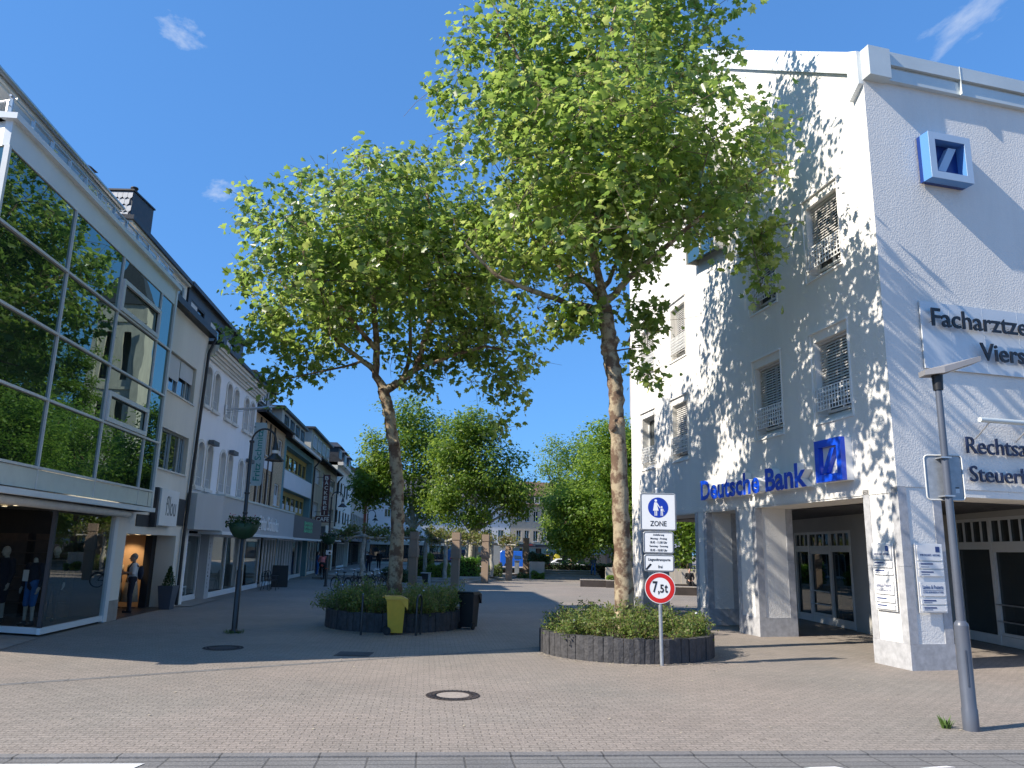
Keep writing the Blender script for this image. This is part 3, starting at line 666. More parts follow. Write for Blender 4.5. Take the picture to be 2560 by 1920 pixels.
# chimney of the house behind
ch = thing('chimney_stack', 'tall slate clad chimney behind the glass building\'s roof', 'chimney', (-13.3, 24.6, 9))
CHF = Fr((-13.75, 24.0), 90, 1)
mb = MB(); mb.box(CHF, 0, .85, -1.5, 0, 9.5, 13.7)
for k in range(13):
    for q in range(5):
        u0 = .0 + q * .17 + (k % 2) * .085
        if u0 + .16 <= .86: mb.poly([CHF(u0 + .005, .012, 13.65 - k * .24), CHF(u0 + .165, .012, 13.65 - k * .24), CHF(u0 + .165, .03, 13.47 - k * .24), CHF(u0 + .085, .032, 13.40 - k * .24), CHF(u0 + .005, .03, 13.47 - k * .24)], 1)
mb.build('shaft', ['slate', 'canopy_grey'], ch)
mb = MB(); mb.box(CHF, -.04, .89, -1.55, .05, 13.703, 13.76); mb.lathe(CHF(.6, -.5, 13.76), [(.11, 0), (.1, .25), (.13, .26), (.12, .3), (0, .3)], 12); mb.build('cap', 'pipe_dark', ch)
ch2 = thing('chimney_pot', 'small dark metal chimney cowl peeking over the glass building roof', 'chimney', (-12.3, 20.2, 11.4))
mb = MB(); mb.box(WF, -12.5, -12.1, 20, 20.4, 11.3, 12.25); mb.tube([(-12.4, 20.2, 12.25), (-12.4, 20.2, 12.5)], .02, 5); mb.tube([(-12.2, 20.2, 12.25), (-12.2, 20.2, 12.5)], .02, 5); mb.prism([(-12.55, 20, 12.5), (-12.05, 20, 12.5), (-12.05, 20.4, 12.5), (-12.55, 20.4, 12.5)], [(-12.4, 20.1, 12.6), (-12.2, 20.1, 12.6), (-12.2, 20.3, 12.6), (-12.4, 20.3, 12.6)]); mb.build('cowl', 'pipe_dark', ch2)
# ---------------------------------------------------------------- houses along the left side of the street
def hwin(par, F, a, b, c, e, dep=.16, fm='white_frame', nv=1, nh=0, glass='house_glass', sill='cornice', fw_=.06, d0=0, cur=0):
    g = MB(); g.quad(F(a, d0 - dep, c), F(b, d0 - dep, c), F(b, d0 - dep, e), F(a, d0 - dep, e)); w = g.build('window', glass, par)
    f = MB(); frame_bars(f, F, a + .002, b - .002, c + .002, e - .002, d0 - dep + .01, d0 - dep + .07, fw_, nv, nh); f.build('frame', fm, w)
    if cur:
        s = MB(); k = 14; zt = c + (e - c) * cur
        for i in range(k): u0, u1 = a + (b - a) * i / k, a + (b - a) * (i + 1) / k; um = (u0 + u1) / 2; s.quad(F(u0, d0 - dep + .003, c), F(um, d0 - dep + .008, c), F(um, d0 - dep + .008, zt), F(u0, d0 - dep + .003, zt)); s.quad(F(um, d0 - dep + .008, c), F(u1, d0 - dep + .003, c), F(u1, d0 - dep + .003, zt), F(um, d0 - dep + .008, zt))
        s.build('curtain', 'cloth_white', w)
    if sill: s = MB(); s.box(F, a - .05, b + .05, d0 - dep + .071, d0 + .06, c - .05, c - .003); s.build('sill', sill, w)
    return w
def shell(mb, F, u0, u1, z1, depth, holes=(), rev=.18, front=True):
    if front: wall(mb, F, u0, u1, 0, z1, holes, rev=rev)
    mb.quad(F(u0, 0, 0), F(u0, -depth, 0), F(u0, -depth, z1), F(u0, 0, z1)); mb.quad(F(u1, 0, 0), F(u1, -depth, 0), F(u1, -depth, z1), F(u1, 0, z1))
    mb.quad(F(u0, -depth, 0), F(u1, -depth, 0), F(u1, -depth, z1), F(u0, -depth, z1)); mb.quad(F(u0, -.02, z1), F(u1, -.02, z1), F(u1, -depth, z1), F(u0, -depth, z1))
def roofp(par, F, u0, u1, d0, z0, d1, z1, m_, th=.14, back=-10.5):
    mb = MB(); mb.prism([F(u0, d0, z0), F(u1, d0, z0), F(u1, d1, z1), F(u0, d1, z1)], [F(u0, d0, z0 + th), F(u1, d0, z0 + th), F(u1, d1, z1 + th), F(u0, d1, z1 + th)])
    mb.prism([F(u0, d1, z1), F(u1, d1, z1), F(u1, back, z0), F(u0, back, z0)], [F(u0, d1, z1 + th), F(u1, d1, z1 + th), F(u1, back, z0 + th), F(u0, back, z0 + th)])
    for u in (u0 + .02, u1 - .02): mb.poly([F(u, d0, z0), F(u, d1, z1), F(u, back, z0)])
    return mb.build('roof', m_, par)
def gutter(par, F, u0, u1, d, z, m_='pipe_dark', r=.07):
    mb = MB(); mb.tube([F(u0, d, z), F(u1, d, z)], r, 8); return mb.build('gutter', m_, par)
# --- the narrow house with the fashion shop
fh = thing('rendered_house', 'narrow cream rendered house with a recessed fashion shop beside the glass building', 'house', SF(24, 0, 0))
hw = [(24.1, 27.12, 6.98, 8.28), (24.1, 27.12, 4.46, 5.76)]
mb = MB(); shell(mb, SF, 21.62, 28.15, 9.75, 9, [(22.42, 26.9, 0, 2.37, 1.9)] + [h + (.22,) for h in hw]); mb.build('wall', 'filou_render', fh)
mb = MB(); mb.box(SF, 21.63, 22.42, 0, .012, 0, .55); mb.box(SF, 26.9, 27.4, 0, .012, 0, .3); mb.build('plinth', 'step_stone', fh)
for (a, b, c, e), drop in zip(hw, (.78, .0)):
    w = hwin(fh, SF, a, b, c, e, .2, 'alu', 1, 0, fw_=.05)
    f = MB(); f.box(SF, a + .6, a + .63, -.17, -.13, c + .05, e - .05); f.build('mullion', 'white_frame', w); f = MB(); f.box(SF, b - .6, b - .57, -.17, -.13, c + .05, e - .05); f.build('mullion', 'white_frame', w)
    if drop:
        s = MB(); s.box(SF, a + .06, (a + b) / 2 - .04, -.11, -.09, e - drop - .05, e - .05); s.box(SF, (a + b) / 2 + .04, b - .06, -.11, -.09, e - .62, e - .05); s.build('roller_shutter', 'blind', w)
mb = MB(); mb.box(SF, 22.3, 28.2, 0, .28, 9.76, 9.98); mb.build('eaves_board', 'pipe_dark', fh)
mb = MB(); wall(mb, SF, 22, 27.4, 9.98, 11.5, [(22.6 + k * .95, 23.35 + k * .95, 10.6, 11.38, .1) for k in range(5)], -.75); mb.build('attic_wall', 'filou_render', fh)
for k in range(5): hwin(fh, SF, 22.6 + k * .95, 23.35 + k * .95, 10.6, 11.38, .08, 'white_frame', 0, 0, sill=None, d0=-.75)
mb = MB(); mb.box(SF, 21.5, 27.4, -8, -.62, 11.47, 11.54); mb.build('roof_edge', 'cornice', fh); mb = MB(); mb.box(SF, 21.4, 27.45, -8, -.55, 11.543, 11.68); mb.build('roof', 'slate', fh)
# shop recess
mb = MB(); mb.quad(SF(26.88, -.86, 0), SF(26.88, -1.88, 0), SF(26.88, -1.88, 2.36), SF(26.88, -.86, 2.36)); mb.quad(SF(22.42, -1.88, 0), SF(26.88, -1.88, 0), SF(26.88, -1.88, 2.37), SF(22.42, -1.88, 2.37)); mb.build('display_wall', 'warm_wall', fh)
mb = MB(); mb.box(SF, 26.5, 26.89, -.85, -.62, 0, 2.36); mb.build('entrance_column', 'void', fh)
mb = MB(); mb.poly([SF(22.42, -.02, .02), SF(26.9, -.02, .02), SF(26.9, -1.88, .02), SF(22.42, -1.88, .02)]); mb.build('entrance_floor', 'shop_floor', fh)
mb = MB()
for u in (23.6, 24.7, 25.7): mb.lathe(SF(u, -.5, 2.362), [(0, 0), (.08, 0)], 12)
mb.lathe(SF(26.1, -1.3, 2.362), [(0, 0), (.06, 0)], 12)
mb.build('downlights', 'downlight', fh)
lt = bpy.data.lights.new('shop_spot', 'SPOT'); lt.energy = 42; lt.color = (1, .72, .42); lt.spot_size = R_(85); lt.spot_blend = .6; lt.shadow_soft_size = .05
lo = bpy.data.objects.new('shop_spot', lt); COL.objects.link(lo); lo.location = SF(26.1, -1.3, 2.33); lo.rotation_euler = (Vector(SF(26.8, -1.4, 1.2)) - Vector(SF(26.1, -1.3, 2.33))).to_track_quat('-Z', 'Y').to_euler()
sg = thing('shop_sign', 'white square shop sign with thin grey letters above the recessed entrance', 'sign', SF(25, .2, 2.7))
b = MB(); b.box(SF, 24.2, 25.93, .02, .26, 2.66, 3.80); b.build('box', ['sign_white'], sg)
b = MB(); b.text(SF, 'f!lou', 24.72, .262, 2.98, .96, .62, .006, bold=-.012); b.build('lettering', 'lamp_grey', sg)
b = MB(); b.box(SF, 24.05, 24.19, .02, .2, 2.6, 3.82); b.box(SF, 23.0, 24.05, .005, .03, 2.6, 2.95); b.build('backing_panel', 'dark_frame', sg); b = MB(); b.box(SF, 25.96, 27.35, .012, .06, 2.72, 3.62); b.build('backing_panel', 'dark_frame', sg)
mb = MB(); mb.tube([SF(27.42, .10, .05), SF(27.42, .10, 2.3), SF(28.0, .10, 9.1), SF(28.2, .25, 9.75)], [.06, .06, .06, .05], 8)
tag(mb.build('downpipe', 'pipe_dark', loc=SF(27.5, .1, 0)), 'dark downpipe between the cream house and the white arched house', 'downpipe')
# --- the white house with arched windows
wh = thing('white_house', 'white house with paired arched windows and a dark slate attic', 'house', SF(32.5, 0, 0))
cs = [28.62, 29.82, 31.78, 32.98, 34.95, 36.15]; aw = .36
hl = []
for x in cs: hl += [(x - aw, x + aw, 7.28, 8.72, .24), (x - aw, x + aw, 4.22, 5.84, .24)]
mb = MB(); shell(mb, SF, 28.15, 37.15, 9.05, 9, hl + [(28.3, 36.9, 0, 2.6, .5)]); mb.build('wall', 'white_house', wh)
for i, h in enumerate(hl):
    a, b, c, e = h[:4]; w = hwin(wh, SF, a, b, c, e, .22, 'white_frame', 1, 2, sill='cornice', fw_=.045)
    s = MB(); ca = (a + b) / 2; zc = e - .22; n = 8
    for sgn in (-1, 1):
        arc = [(ca + sgn * aw * math.cos(t), zc + .22 * math.sin(t)) for t in [math.pi / 2 * k / n for k in range(n + 1)]]
        for (x0, z0), (x1, z1) in zip(arc, arc[1:]): s.quad(SF(x0, .004, z0), SF(x1, .004, z1), SF(x1, .004, e + .02), SF(x0, .004, e + .02)); s.quad(SF(x0, .004, z0), SF(x1, .004, z1), SF(x1, -.2, z1), SF(x0, -.2, z0))
    s.build('arch_infill', 'white_house', w)
    s = MB(); r0_, r1_ = aw + .01, aw + .13
    s.box(SF, a - .12, a - .012, .005, .04, c, zc); s.box(SF, b + .012, b + .12, .005, .04, c, zc)
    arc = [(t, math.cos(t), math.sin(t)) for t in [math.pi * k / 12 for k in range(13)]]
    for (t0, c0, s0), (t1, c1, s1) in zip(arc, arc[1:]): s.prism([SF(ca + r * q, .005, zc + rr * p) for r, rr, q, p in ((r0_, .23, c0, s0), (r1_, .34, c0, s0), (r1_, .34, c1, s1), (r0_, .23, c1, s1))], [SF(ca + r * q, .04, zc + rr * p) for r, rr, q, p in ((r0_, .23, c0, s0), (r1_, .34, c0, s0), (r1_, .34, c1, s1), (r0_, .23, c1, s1))])
    s.box(SF, a - .16, b + .16, .0, .12, c - .16, c - .055); s.build('surround', 'cornice', w)
    s = MB()
    for k in range(7): u = a + .04 + (b - a - .08) * k / 6; s.tube([SF(u, -.03, c + .01), SF(u + (.04 if k % 2 else -.04), -.01, c + .15), SF(u, -.03, c + .32)], .009, 4)
    s.tube([SF(a, -.03, c + .33), SF(b, -.03, c + .33)], .012, 5); s.build('window_guard', 'grille_white', w)
    if i in (3, 7, 11): s = MB(); s.box(SF, a - .05, b + .05, .04, .24, e + .04, e + .20); s.build('awning_box', 'canopy_dark', w)
mb = MB()
for z, d in ((9.0, .10), (9.1, .16), (9.2, .24), (9.3, .34), (9.42, .42)): mb.box(SF, 28.3, 37.2, -.05, d, z, z + .118)
mb.build('cornice', 'cornice', wh); mb = MB(); mb.box(SF, 28.3, 37.5, -.1, .52, 9.54, 9.68); mb.build('gutter', 'pipe_dark', wh)
dws = [(27.85, 29.65), (30.55, 32.4), (33.2, 34.8)]
mb = MB(); wall(mb, SF, 27.5, 36.2, 9.6, 11.55, [(a - .0, b, 10.55, 11.15, .1) for a, b in dws], -.7); mb.quad(SF(27.5, -.7, 9.6), SF(27.5, -6, 9.6), SF(27.5, -6, 11.55), SF(27.5, -.7, 11.55)); mb.quad(SF(36.2, -.7, 9.6), SF(36.2, -6, 9.6), SF(36.2, -6, 11.55), SF(36.2, -.7, 11.55)); mb.quad(SF(28.2, .0, 9.6), SF(37, .0, 9.6), SF(37, -.7, 9.75), SF(28.2, -.7, 9.75)); mb.build('slate_attic', 'slate', wh)
for a, b in dws: w = hwin(wh, SF, a, b, 10.55, 11.15, .08, 'pipe_dark', 1, 0, sill=None, d0=-.7); s = MB(); s.box(SF, a + .07, (a + b) / 2 - .05, -.75, -.72, 10.6, 11.09); s.build('shutter', 'blind', w)
mb = MB(); mb.box(SF, 27.4, 36.4, -7, -.52, 11.56, 11.72); mb.build('roof', 'slate', wh)
mb = MB(); mb.tube([SF(31.3, .05, 7.35), SF(31.3, .05, 7.75)], .06, 6); mb.tube([SF(31.3, .05, 7.55), SF(31.3, 2.05, 7.75)], .045, 8); mb.tube([SF(31.3, .05, 7.42), SF(31.3, 1.6, 7.66)], .01, 5)
tag(mb.build('flag_pole', 'alu', loc=SF(31.3, .05, 7.5)), 'pale horizontal flag pole projecting from the white arched house', 'flag pole')
# --- the tan brick house with dark timber bands
th = thing('tan_brick_house', 'tan brick house with dark vertical timber bands and slit windows', 'house', SF(41, 0, 0))
tw = [(43.0, 44.4, 6.85, 8.0), (43.0, 44.4, 4.3, 5.5), (40.9, 41.5, 4.2, 5.8), (39.7, 40.3, 4.2, 5.8), (38.5, 39.1, 4.2, 5.8), (40.9, 41.5, 6.7, 8.1), (39.7, 40.3, 6.7, 8.1)]
mb = MB(); shell(mb, SF, 37.15, 45.0, 8.5, 9, [h + (.15,) for h in tw] + [(37.3, 44.9, 0, 2.6, .4)]); mb.build('wall', 'tan_brick', th)
for a, b, c, e in tw: hwin(th, SF, a, b, c, e, .14, 'white_frame', 1 if b - a > 1 else 0, 0, cur=.5 if b - a > 1 else 0)
mb = MB()
for u in (38.2, 39.4, 40.6, 41.8): mb.box(SF, u - .11, u + .11, .0, .06, 3.9, 8.4)
for z in (6.0,): mb.box(SF, 38.31, 41.69, 0, .03, z, z + .5, 1)
mb.build('timber_band', ['timber_dark', 'pale_panel'], th)
roofp(th, SF, 37.1, 45.1, .45, 8.5, -5, 12.2, 'roof_tile_dark'); gutter(th, SF, 37.2, 45.0, .5, 8.56)
dm = MB(); dm.box(SF, 38, 43.5, -3.5, -.6, 9.3, 10.6); dm.build('dormer', 'slate', th)
mb = MB(); mb.box(SF, 37.8, 43.8, -3.8, -.35, 10.6, 10.74); mb.build('dormer_roof', 'slate', th)
for k in range(3): hwin(th, SF, 38.5 + k * 1.7, 39.6 + k * 1.7, 9.6, 10.4, -.02, 'white_frame', 1, 0, d0=-.6, sill=None)
# --- the teal house
te = thing('teal_house', 'teal framed house with olive timber windows and a pale panel between floors', 'house', SF(51, 0, 0))
mb = MB(); shell(mb, SF, 45.0, 56.8, 8.3, 9, [(45.7, 56.2, 6.55, 7.95, .55), (45.7, 56.2, 4.05, 5.42, .55), (45.3, 56.5, 0, 2.6, .5)]); mb.build('wall', 'teal_wall', te)
for c, e in ((6.55, 7.95), (4.05, 5.42)):
    w = hwin(te, SF, 45.7, 56.2, c, e, .5, 'olive_wood', 5, 0, sill=None, fw_=.28, cur=.45 if c < 5 else 0)
mb = MB(); mb.box(SF, 45.5, 56.3, .0, .05, 5.45, 6.5); mb.build('parapet_panel', 'pale_panel', te)
roofp(te, SF, 45.05, 56.8, .4, 8.36, -5, 12.0, 'roof_tile_dark'); mb = MB(); mb.box(SF, 45.1, 56.8, .38, .52, 8.3, 8.48); mb.build('gutter', 'cornice', te)
mb = MB(); mb.box(SF, 46, 55, -4, -.5, 8.9, 10.2); mb.build('dormer', 'beige2', te); mb = MB(); mb.box(SF, 45.6, 55.4, -4.2, -.3, 10.2, 10.36); mb.build('dormer_roof', 'slate', te)
for k in range(4): hwin(te, SF, 46.8 + k * 2.1, 48.0 + k * 2.1, 9.2, 10.0, -.02, 'dark_frame', 1, 0, d0=-.5, sill=None)
# --- the bakery house
bk = thing('bakery_house', 'brown beige house with a café and bakery on the ground floor', 'house', SF(64, 0, 0))
bw = [(57.3, 60.6, 6.75, 7.85), (57.3, 60.6, 4.3, 5.35), (62.0, 65.0, 6.75, 7.85), (66.9, 70.4, 6.75, 7.85), (62.0, 65.0, 4.3, 5.35), (66.9, 70.4, 4.3, 5.35)]
mb = MB(); shell(mb, SF, 56.8, 71.4, 8.4, 9, [h + (.2,) for h in bw] + [(57.2, 71, 0, 2.6, .5)]); mb.build('wall', 'beige_house', bk)
for a, b, c, e in bw: hwin(bk, SF, a, b, c, e, .18, 'white_frame', 2, 0, cur=1 if a < 60 else .5)
roofp(bk, SF, 56.8, 71.6, .5, 8.45, -5, 12.4, 'roof_tile_dark'); gutter(bk, SF, 56.9, 71.6, .55, 8.52)
mb = MB(); mb.box(SF, 58, 69, -4, -.5, 9.2, 10.8); mb.build('dormer', 'beige2', bk); mb = MB(); mb.box(SF, 57.6, 69.4, -4.2, -.2, 10.8, 10.95); mb.build('dormer_roof', 'slate', bk)
for k in range(4): hwin(bk, SF, 59 + k * 2.6, 60.5 + k * 2.6, 9.5, 10.5, -.02, 'white_frame', 1, 0, d0=-.5, sill=None)
mb = MB(); mb.box(SF, 62, 63.2, -6.5, -5, 11, 14.3); mb.build('chimney', 'slate', bk)
for u, l in ((56.8, 'dark downpipe between the teal house and the bakery house'), (71.5, 'dark downpipe where the bakery house meets the pale dormer house')):
    mb = MB(); mb.tube([SF(u, .10, 3.9), SF(u, .1, 7.8), SF(u + .3, .5, 8.4)], .07, 6); tag(mb.build('downpipe', 'pipe_dark', loc=SF(u, .1, 4)), l, 'downpipe')
# --- the pale house with dormers
pd = thing('dormer_house', 'pale greenish house with three slate dormers past the bakery', 'house', SF(79, 0, 0))
pw = [(x, x + 1.5, 6.95, 8.15) for x in (72.6, 75.0, 78.2, 80.6)] + [(x, x + 1.5, 4.3, 5.5) for x in (72.6, 75.0, 78.2, 80.6, 83.4)]
mb = MB(); shell(mb, SF, 71.5, 86.2, 9.5, 9, [h + (.15,) for h in pw] + [(72, 86, 0, 2.7, .5)]); mb.build('wall', 'pale_green_house', pd)
for a, b, c, e in pw: hwin(pd, SF, a, b, c, e, .13, 'dark_frame', 1, 0)
mb = MB(); mb.box(SF, 71.5, 86.3, 0, .5, 9.5, 9.8); mb.build('cornice', 'cornice', pd); roofp(pd, SF, 71.5, 86.3, .4, 9.8, -5, 13.4, 'slate')
for u in (73.2, 77.8, 82.4):
    mb = MB(); mb.box(SF, u, u + 2.6, -3, -.2, 9.95, 11.4); mb.prism([SF(u - .2, .1, 11.4), SF(u + 2.8, .1, 11.4), SF(u + 2.8, -3.4, 11.4), SF(u - .2, -3.4, 11.4)], [SF(u + .9, -.5, 11.95), SF(u + 1.7, -.5, 11.95), SF(u + 1.7, -3.4, 11.95), SF(u + .9, -3.4, 11.95)]); o = mb.build('dormer', 'slate', pd)
    hwin(o, SF, u + .5, u + 2.1, 10.2, 11.25, -.03, 'white_frame', 1, 0, d0=-.2, sill=None)
bh = thing('beige_block', 'grey beige house with rows of narrow windows at the street end', 'house', SF(95, 0, 0))
gw = [(87 + k * 2.1, 88.4 + k * 2.1, z, z + 1.6) for k in range(8) for z in (4.2, 7.1)]
mb = MB(); shell(mb, SF, 86.2, 104, 10.4, 9, [h + (.2,) for h in gw] + [(86.6, 103.5, 0, 2.7, .5)]); mb.build('wall', 'beige2', bh)
for a, b, c, e in gw: hwin(bh, SF, a, b, c, e, .18, 'dark_frame', 1, 0, sill=None)
roofp(bh, SF, 86.2, 104.3, .5, 10.4, -5, 13.6, 'slate'); gutter(bh, SF, 86.2, 104.3, .55, 10.45)
# --- shop fronts, canopies and their writing
def canopy(name, label, u0, u1, d, z0, z1, m_, lip='white_frame'):
    o = thing(name, label, 'canopy', SF((u0 + u1) / 2, d / 2, z0)); mb = MB(); mb.box(SF, u0, u1, .0, d, z0 + .1, z1); mb.build('fascia', m_, o)
    mb = MB(); mb.box(SF, u0 + .02, u1 - .02, .02, d + .05, z0 - .02, z0 + .097); mb.build('edge_strip', lip, o); return o
cg = canopy('shop_canopy', 'long grey shop canopy with white fashion house letters', 29.3, 45.2, .85, 2.5, 3.9, 'canopy_grey')
mb = MB(); mb.prism([SF(27.6, .02, 2.62), SF(27.62, .35, 2.62), SF(29.3, .85, 2.62), SF(29.3, .02, 2.62)], [SF(27.6, .02, 3.9), SF(27.62, .35, 3.9), SF(29.3, .85, 3.9), SF(29.3, .02, 3.9)]); mb.build('corner_panel', 'canopy_grey', cg)
mb = MB(); mb.box(SF, 29.3, 45.2, .0, .9, 3.9, 3.98); mb.build('cover', 'zinc', cg)
mb = MB(); mb.text(SF, 'Fritz Schmitz', 35.75, .853, 2.78, 4.6, .68, .05, bold=.01); mb.build('lettering', 'sign_white', cg)
cb = canopy('barber_canopy', 'dark grey canopy with green barber letters under the teal house', 45.5, 57.3, .8, 2.48, 3.9, 'canopy_dark')
mb = MB()
for k in range(3): mb.text(SF, 'BARBER', 49.4, .803, 3.44 - k * .24, 3.6, .2, .02, bold=.01)
mb.build('lettering', 'barber_green', cb)
ck = canopy('cafe_canopy', 'dark sloping canopy with white script over the bakery café', 59.5, 70.8, .8, 2.55, 3.6, 'canopy_dark')
mb = MB(); mb.text(SF, 'Kerstens', 63.2, .803, 2.95, 5.6, .5, .02, shear=.25); mb.box(SF, 59.6, 61.9, .8, .86, 2.7, 3.7); mb.build('lettering', 'sign_white', ck)
canopy('street_canopy', 'plain slate coloured canopy at the pale dormer house', 72, 86, 1.0, 2.7, 3.5, 'canopy_dark', 'canopy_dark')
canopy('street_canopy', 'plain slate coloured canopy along the beige house at the street end', 86.6, 103, 1.0, 2.7, 3.4, 'canopy_dark', 'canopy_dark')
def front(par, u0, u1, n, z1=2.5, d=-.45, fm='white_frame', door=None):
    g = MB(); g.quad(SF(u0, d, .25), SF(u1, d, .25), SF(u1, d, z1), SF(u0, d, z1)); o = g.build('shop_window', 'shop_glass', par)
    f = MB(); frame_bars(f, SF, u0, u1, .12, z1, d + .01, d + .08, .09, n); f.box(SF, u0, u1, d - .05, d + .1, 0, .118); f.build('frame', fm, o)
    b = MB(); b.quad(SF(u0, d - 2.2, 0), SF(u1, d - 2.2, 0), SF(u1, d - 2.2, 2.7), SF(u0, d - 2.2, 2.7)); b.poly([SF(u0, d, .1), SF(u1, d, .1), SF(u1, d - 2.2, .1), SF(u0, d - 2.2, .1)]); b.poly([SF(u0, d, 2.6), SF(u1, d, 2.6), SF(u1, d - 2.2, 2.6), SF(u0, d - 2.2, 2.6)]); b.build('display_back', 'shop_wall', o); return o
front(wh, 28.35, 31.2, 0); front(wh, 31.9, 36.8, 1, d=-.2); front(th, 37.4, 40.8, 0, d=-.1); front(th, 41.6, 44.8, 3, d=-.1); front(te, 45.4, 49.8, 4, d=-.05); front(te, 50.4, 56.4, 2, d=-.4)
front(bk, 57.4, 64, 3); front(bk, 64.6, 71, 2, fm='dark_frame'); front(pd, 72.2, 78.4, 3, fm='dark_frame'); front(pd, 79.2, 86, 3); front(bh, 86.8, 95, 3, fm='dark_frame'); front(bh, 96, 103.4, 3, fm='dark_frame')
mb = MB(); mb.box(SF, 31.25, 31.85, -.44, -.05, 0, 2.5); o = mb.build('shop_pillar', 'canopy_grey', wh)
mb = MB()
for k, chr_ in enumerate('Fritz Schmitz'):
    if chr_ != ' ': mb.text(SF, chr_, 31.47, -.049, 2.1 - k * .14, None, .09 if chr_ in 'FSthli' else .07, .006)
mb.build('lettering', 'black_letters', o)
mb = MB(); mb.poly([SF(27.5, .55, .02), SF(31.2, .5, .02), SF(31.2, -.45, .02), SF(27.5, -.45, .02)]); mb.build('entrance_paving', 'step_stone', kind='structure')
# projecting signs
PS = Fr(SF(58.9, 0, 0), 84.1, 1)
ps = thing('bakery_sign', 'tall dark red projecting sign spelling BÄCKEREI over a CAFE plate', 'sign', PS(.6, 0, 4))
b = MB(); b.box(PS, .50, 1.0, -.16, 0, 4.40, 7.45); b.box(PS, .1, 1.2, -.16, 0, 3.87, 4.35); b.build('panel', 'maroon', ps)
b = MB()
for k, c in enumerate('BÄCKEREI'): b.text(PS, c, .62 if c != 'I' else .71, .0, 7.07 - k * .375, None if c == 'I' else .26, .34 if c == 'Ä' else .28, .02, bold=.015)
b.text(PS, 'CAFE', .18, .0, 3.95, .94, .32, .02, bold=.02); b.build('lettering', 'cream_letters', ps)
b = MB()
for z in (4.65, 7.25): b.tube([PS(0, -.08, z), PS(.5, -.08, z)], .02, 5)
b.build('bracket', 'pipe_dark', ps)
BF = Fr(SF(36.9, 0, 0), 84.1, 1)
bs = thing('fashion_banner', 'tall grey blue projecting banner with green Fritz Schmitz letters', 'sign', BF(.3, 0, 4.9))
b = MB(); b.prism([BF(u, -.05, z) for u, z in ((.06, 4.88), (.50, 4.88), (.56, 5.0), (.60, 7.8), (.56, 7.92), (.02, 7.92))], [BF(u, 0, z) for u, z in ((.06, 4.88), (.50, 4.88), (.56, 5.0), (.60, 7.8), (.56, 7.92), (.02, 7.92))]); b.build('panel', 'banner', bs)
b = MB(); b.text(BF, 'Fritz Schmitz', .45, .002, 5.12, 2.45, .31, .006, vert=True, bold=.012); b.build('lettering', 'green_letters', bs)
b = MB()
for z in (5.0, 7.7): b.tube([BF(-.1, -.02, z), BF(.1, -.02, z)], .03, 5)
b.build('bracket', 'pipe_dark', bs)
# ---------------------------------------------------------------- houses at the far end of the square
FF = Fr((-.9, 108.75, 0), 72, 1)
rb = thing('red_brick_house', 'red brick house with a café sign at the far end of the street', 'house', (-20, 105, 0))
RB = Fr((-21.5, 105), 90, 1)
mb = MB(); shell(mb, RB, 0, 3.2, 10.8, 8, []); mb.build('wall', 'red_brick', rb); roofp(rb, RB, -.2, 3.4, .3, 10.8, -4, 13, 'roof_red', back=-8.2)
mb = MB(); mb.box(RB, .2, 3.1, .0, 1.2, 2.6, 3.6); mb.build('canopy', 'sign_white', rb)
mb = MB(); mb.box(RB, .3, 3.0, .01, .05, .1, 2.5); mb.build('shop_window', 'house_glass', rb)
rs = thing('inn_sign', 'white sign board with a round dark emblem under the far white house', 'sign', (-17.5, 105.5, 2.4))
b = MB(); b.box(WF, -18.4, -17.6, 105.4, 105.5, 2.45, 3.25); b.build('emblem_panel', 'black_plastic', rs); b = MB(); b.box(WF, -17.55, -14.4, 105.4, 105.5, 2.45, 3.2); b.ball((-18.0, 105.4, 2.85), .3, .05, .3); b.build('panel', 'sign_white', rs)
b = MB(); b.text(Fr((-17.4, 105.39), 90, 1), 'Remigius Gr', 0, .0, 2.62, 2.8, .38, .02, bold=.02); b.build('lettering', 'black_letters', rs)
def farhouse(name, label, x0, x1, z1, m_, rows_, xs, ww, ridge, rm, gf='void', fr='white_frame'):
    o = thing(name, label, 'house', ((x0 + x1) / 2, 108, 0))
    hs_ = [(x, x + ww, z, z + h, .2) for x in xs for z, h in rows_]
    mb = MB(); wall(mb, FF, x0, x1, 3.05, z1, hs_); 
    for u in (x0, x1): mb.quad(FF(u, 0, 0), FF(u, -9, 0), FF(u, -9, z1), FF(u, 0, z1))
    mb.build('wall', m_, o)
    for h in hs_: hwin(o, FF, *h[:4], .18, fr, 1, 0)
    mb = MB(); wall(mb, FF, x0, x1, 0, 3.04, [(x0 + .4 + k * 4, x0 + 3.9 + k * 4, .3, 2.5, .2) for k in range(int((x1 - x0) / 4))]); mb.build('shop_storey', gf, o)
    for k in range(int((x1 - x0) / 4)): hwin(o, FF, x0 + .4 + k * 4, x0 + 3.9 + k * 4, .3, 2.5, .18, 'dark_frame', 2, 0, sill=None)
    roofp(o, FF, x0 - .1, x1 + .1, .5, z1, -4.5, z1 + ridge, rm, back=-9.5); return o
rr = [(3.85, 1.0), (6.1, 1.05)]
fw1 = farhouse('white_row_house', 'long white three storey house behind the square\'s trees', -18.6, 1.2, 9.0, 'far_white', rr, [-16.5, -13.5, -10.8, -9, -6.2, -4.5, -2.3, -.6], .85, 3.2, 'roof_tile_dark', 'beige2')
fb = farhouse('cream_corner_house', 'cream house with arched windows and a red tiled roof behind the pillars', 1.25, 12, 8.4, 'far_beige', [(3.4, 1.5), (6.1, 1.5)], [2.1, 3.3, 4.6, 5.9, 7.6, 9.3], .7, 3.6, 'roof_red', 'dark_frame')
mb = MB(); mb.box(FF, 1.9, 11, -3, .25, 8.45, 9.75); mb.build('dormer', 'slate', fb)
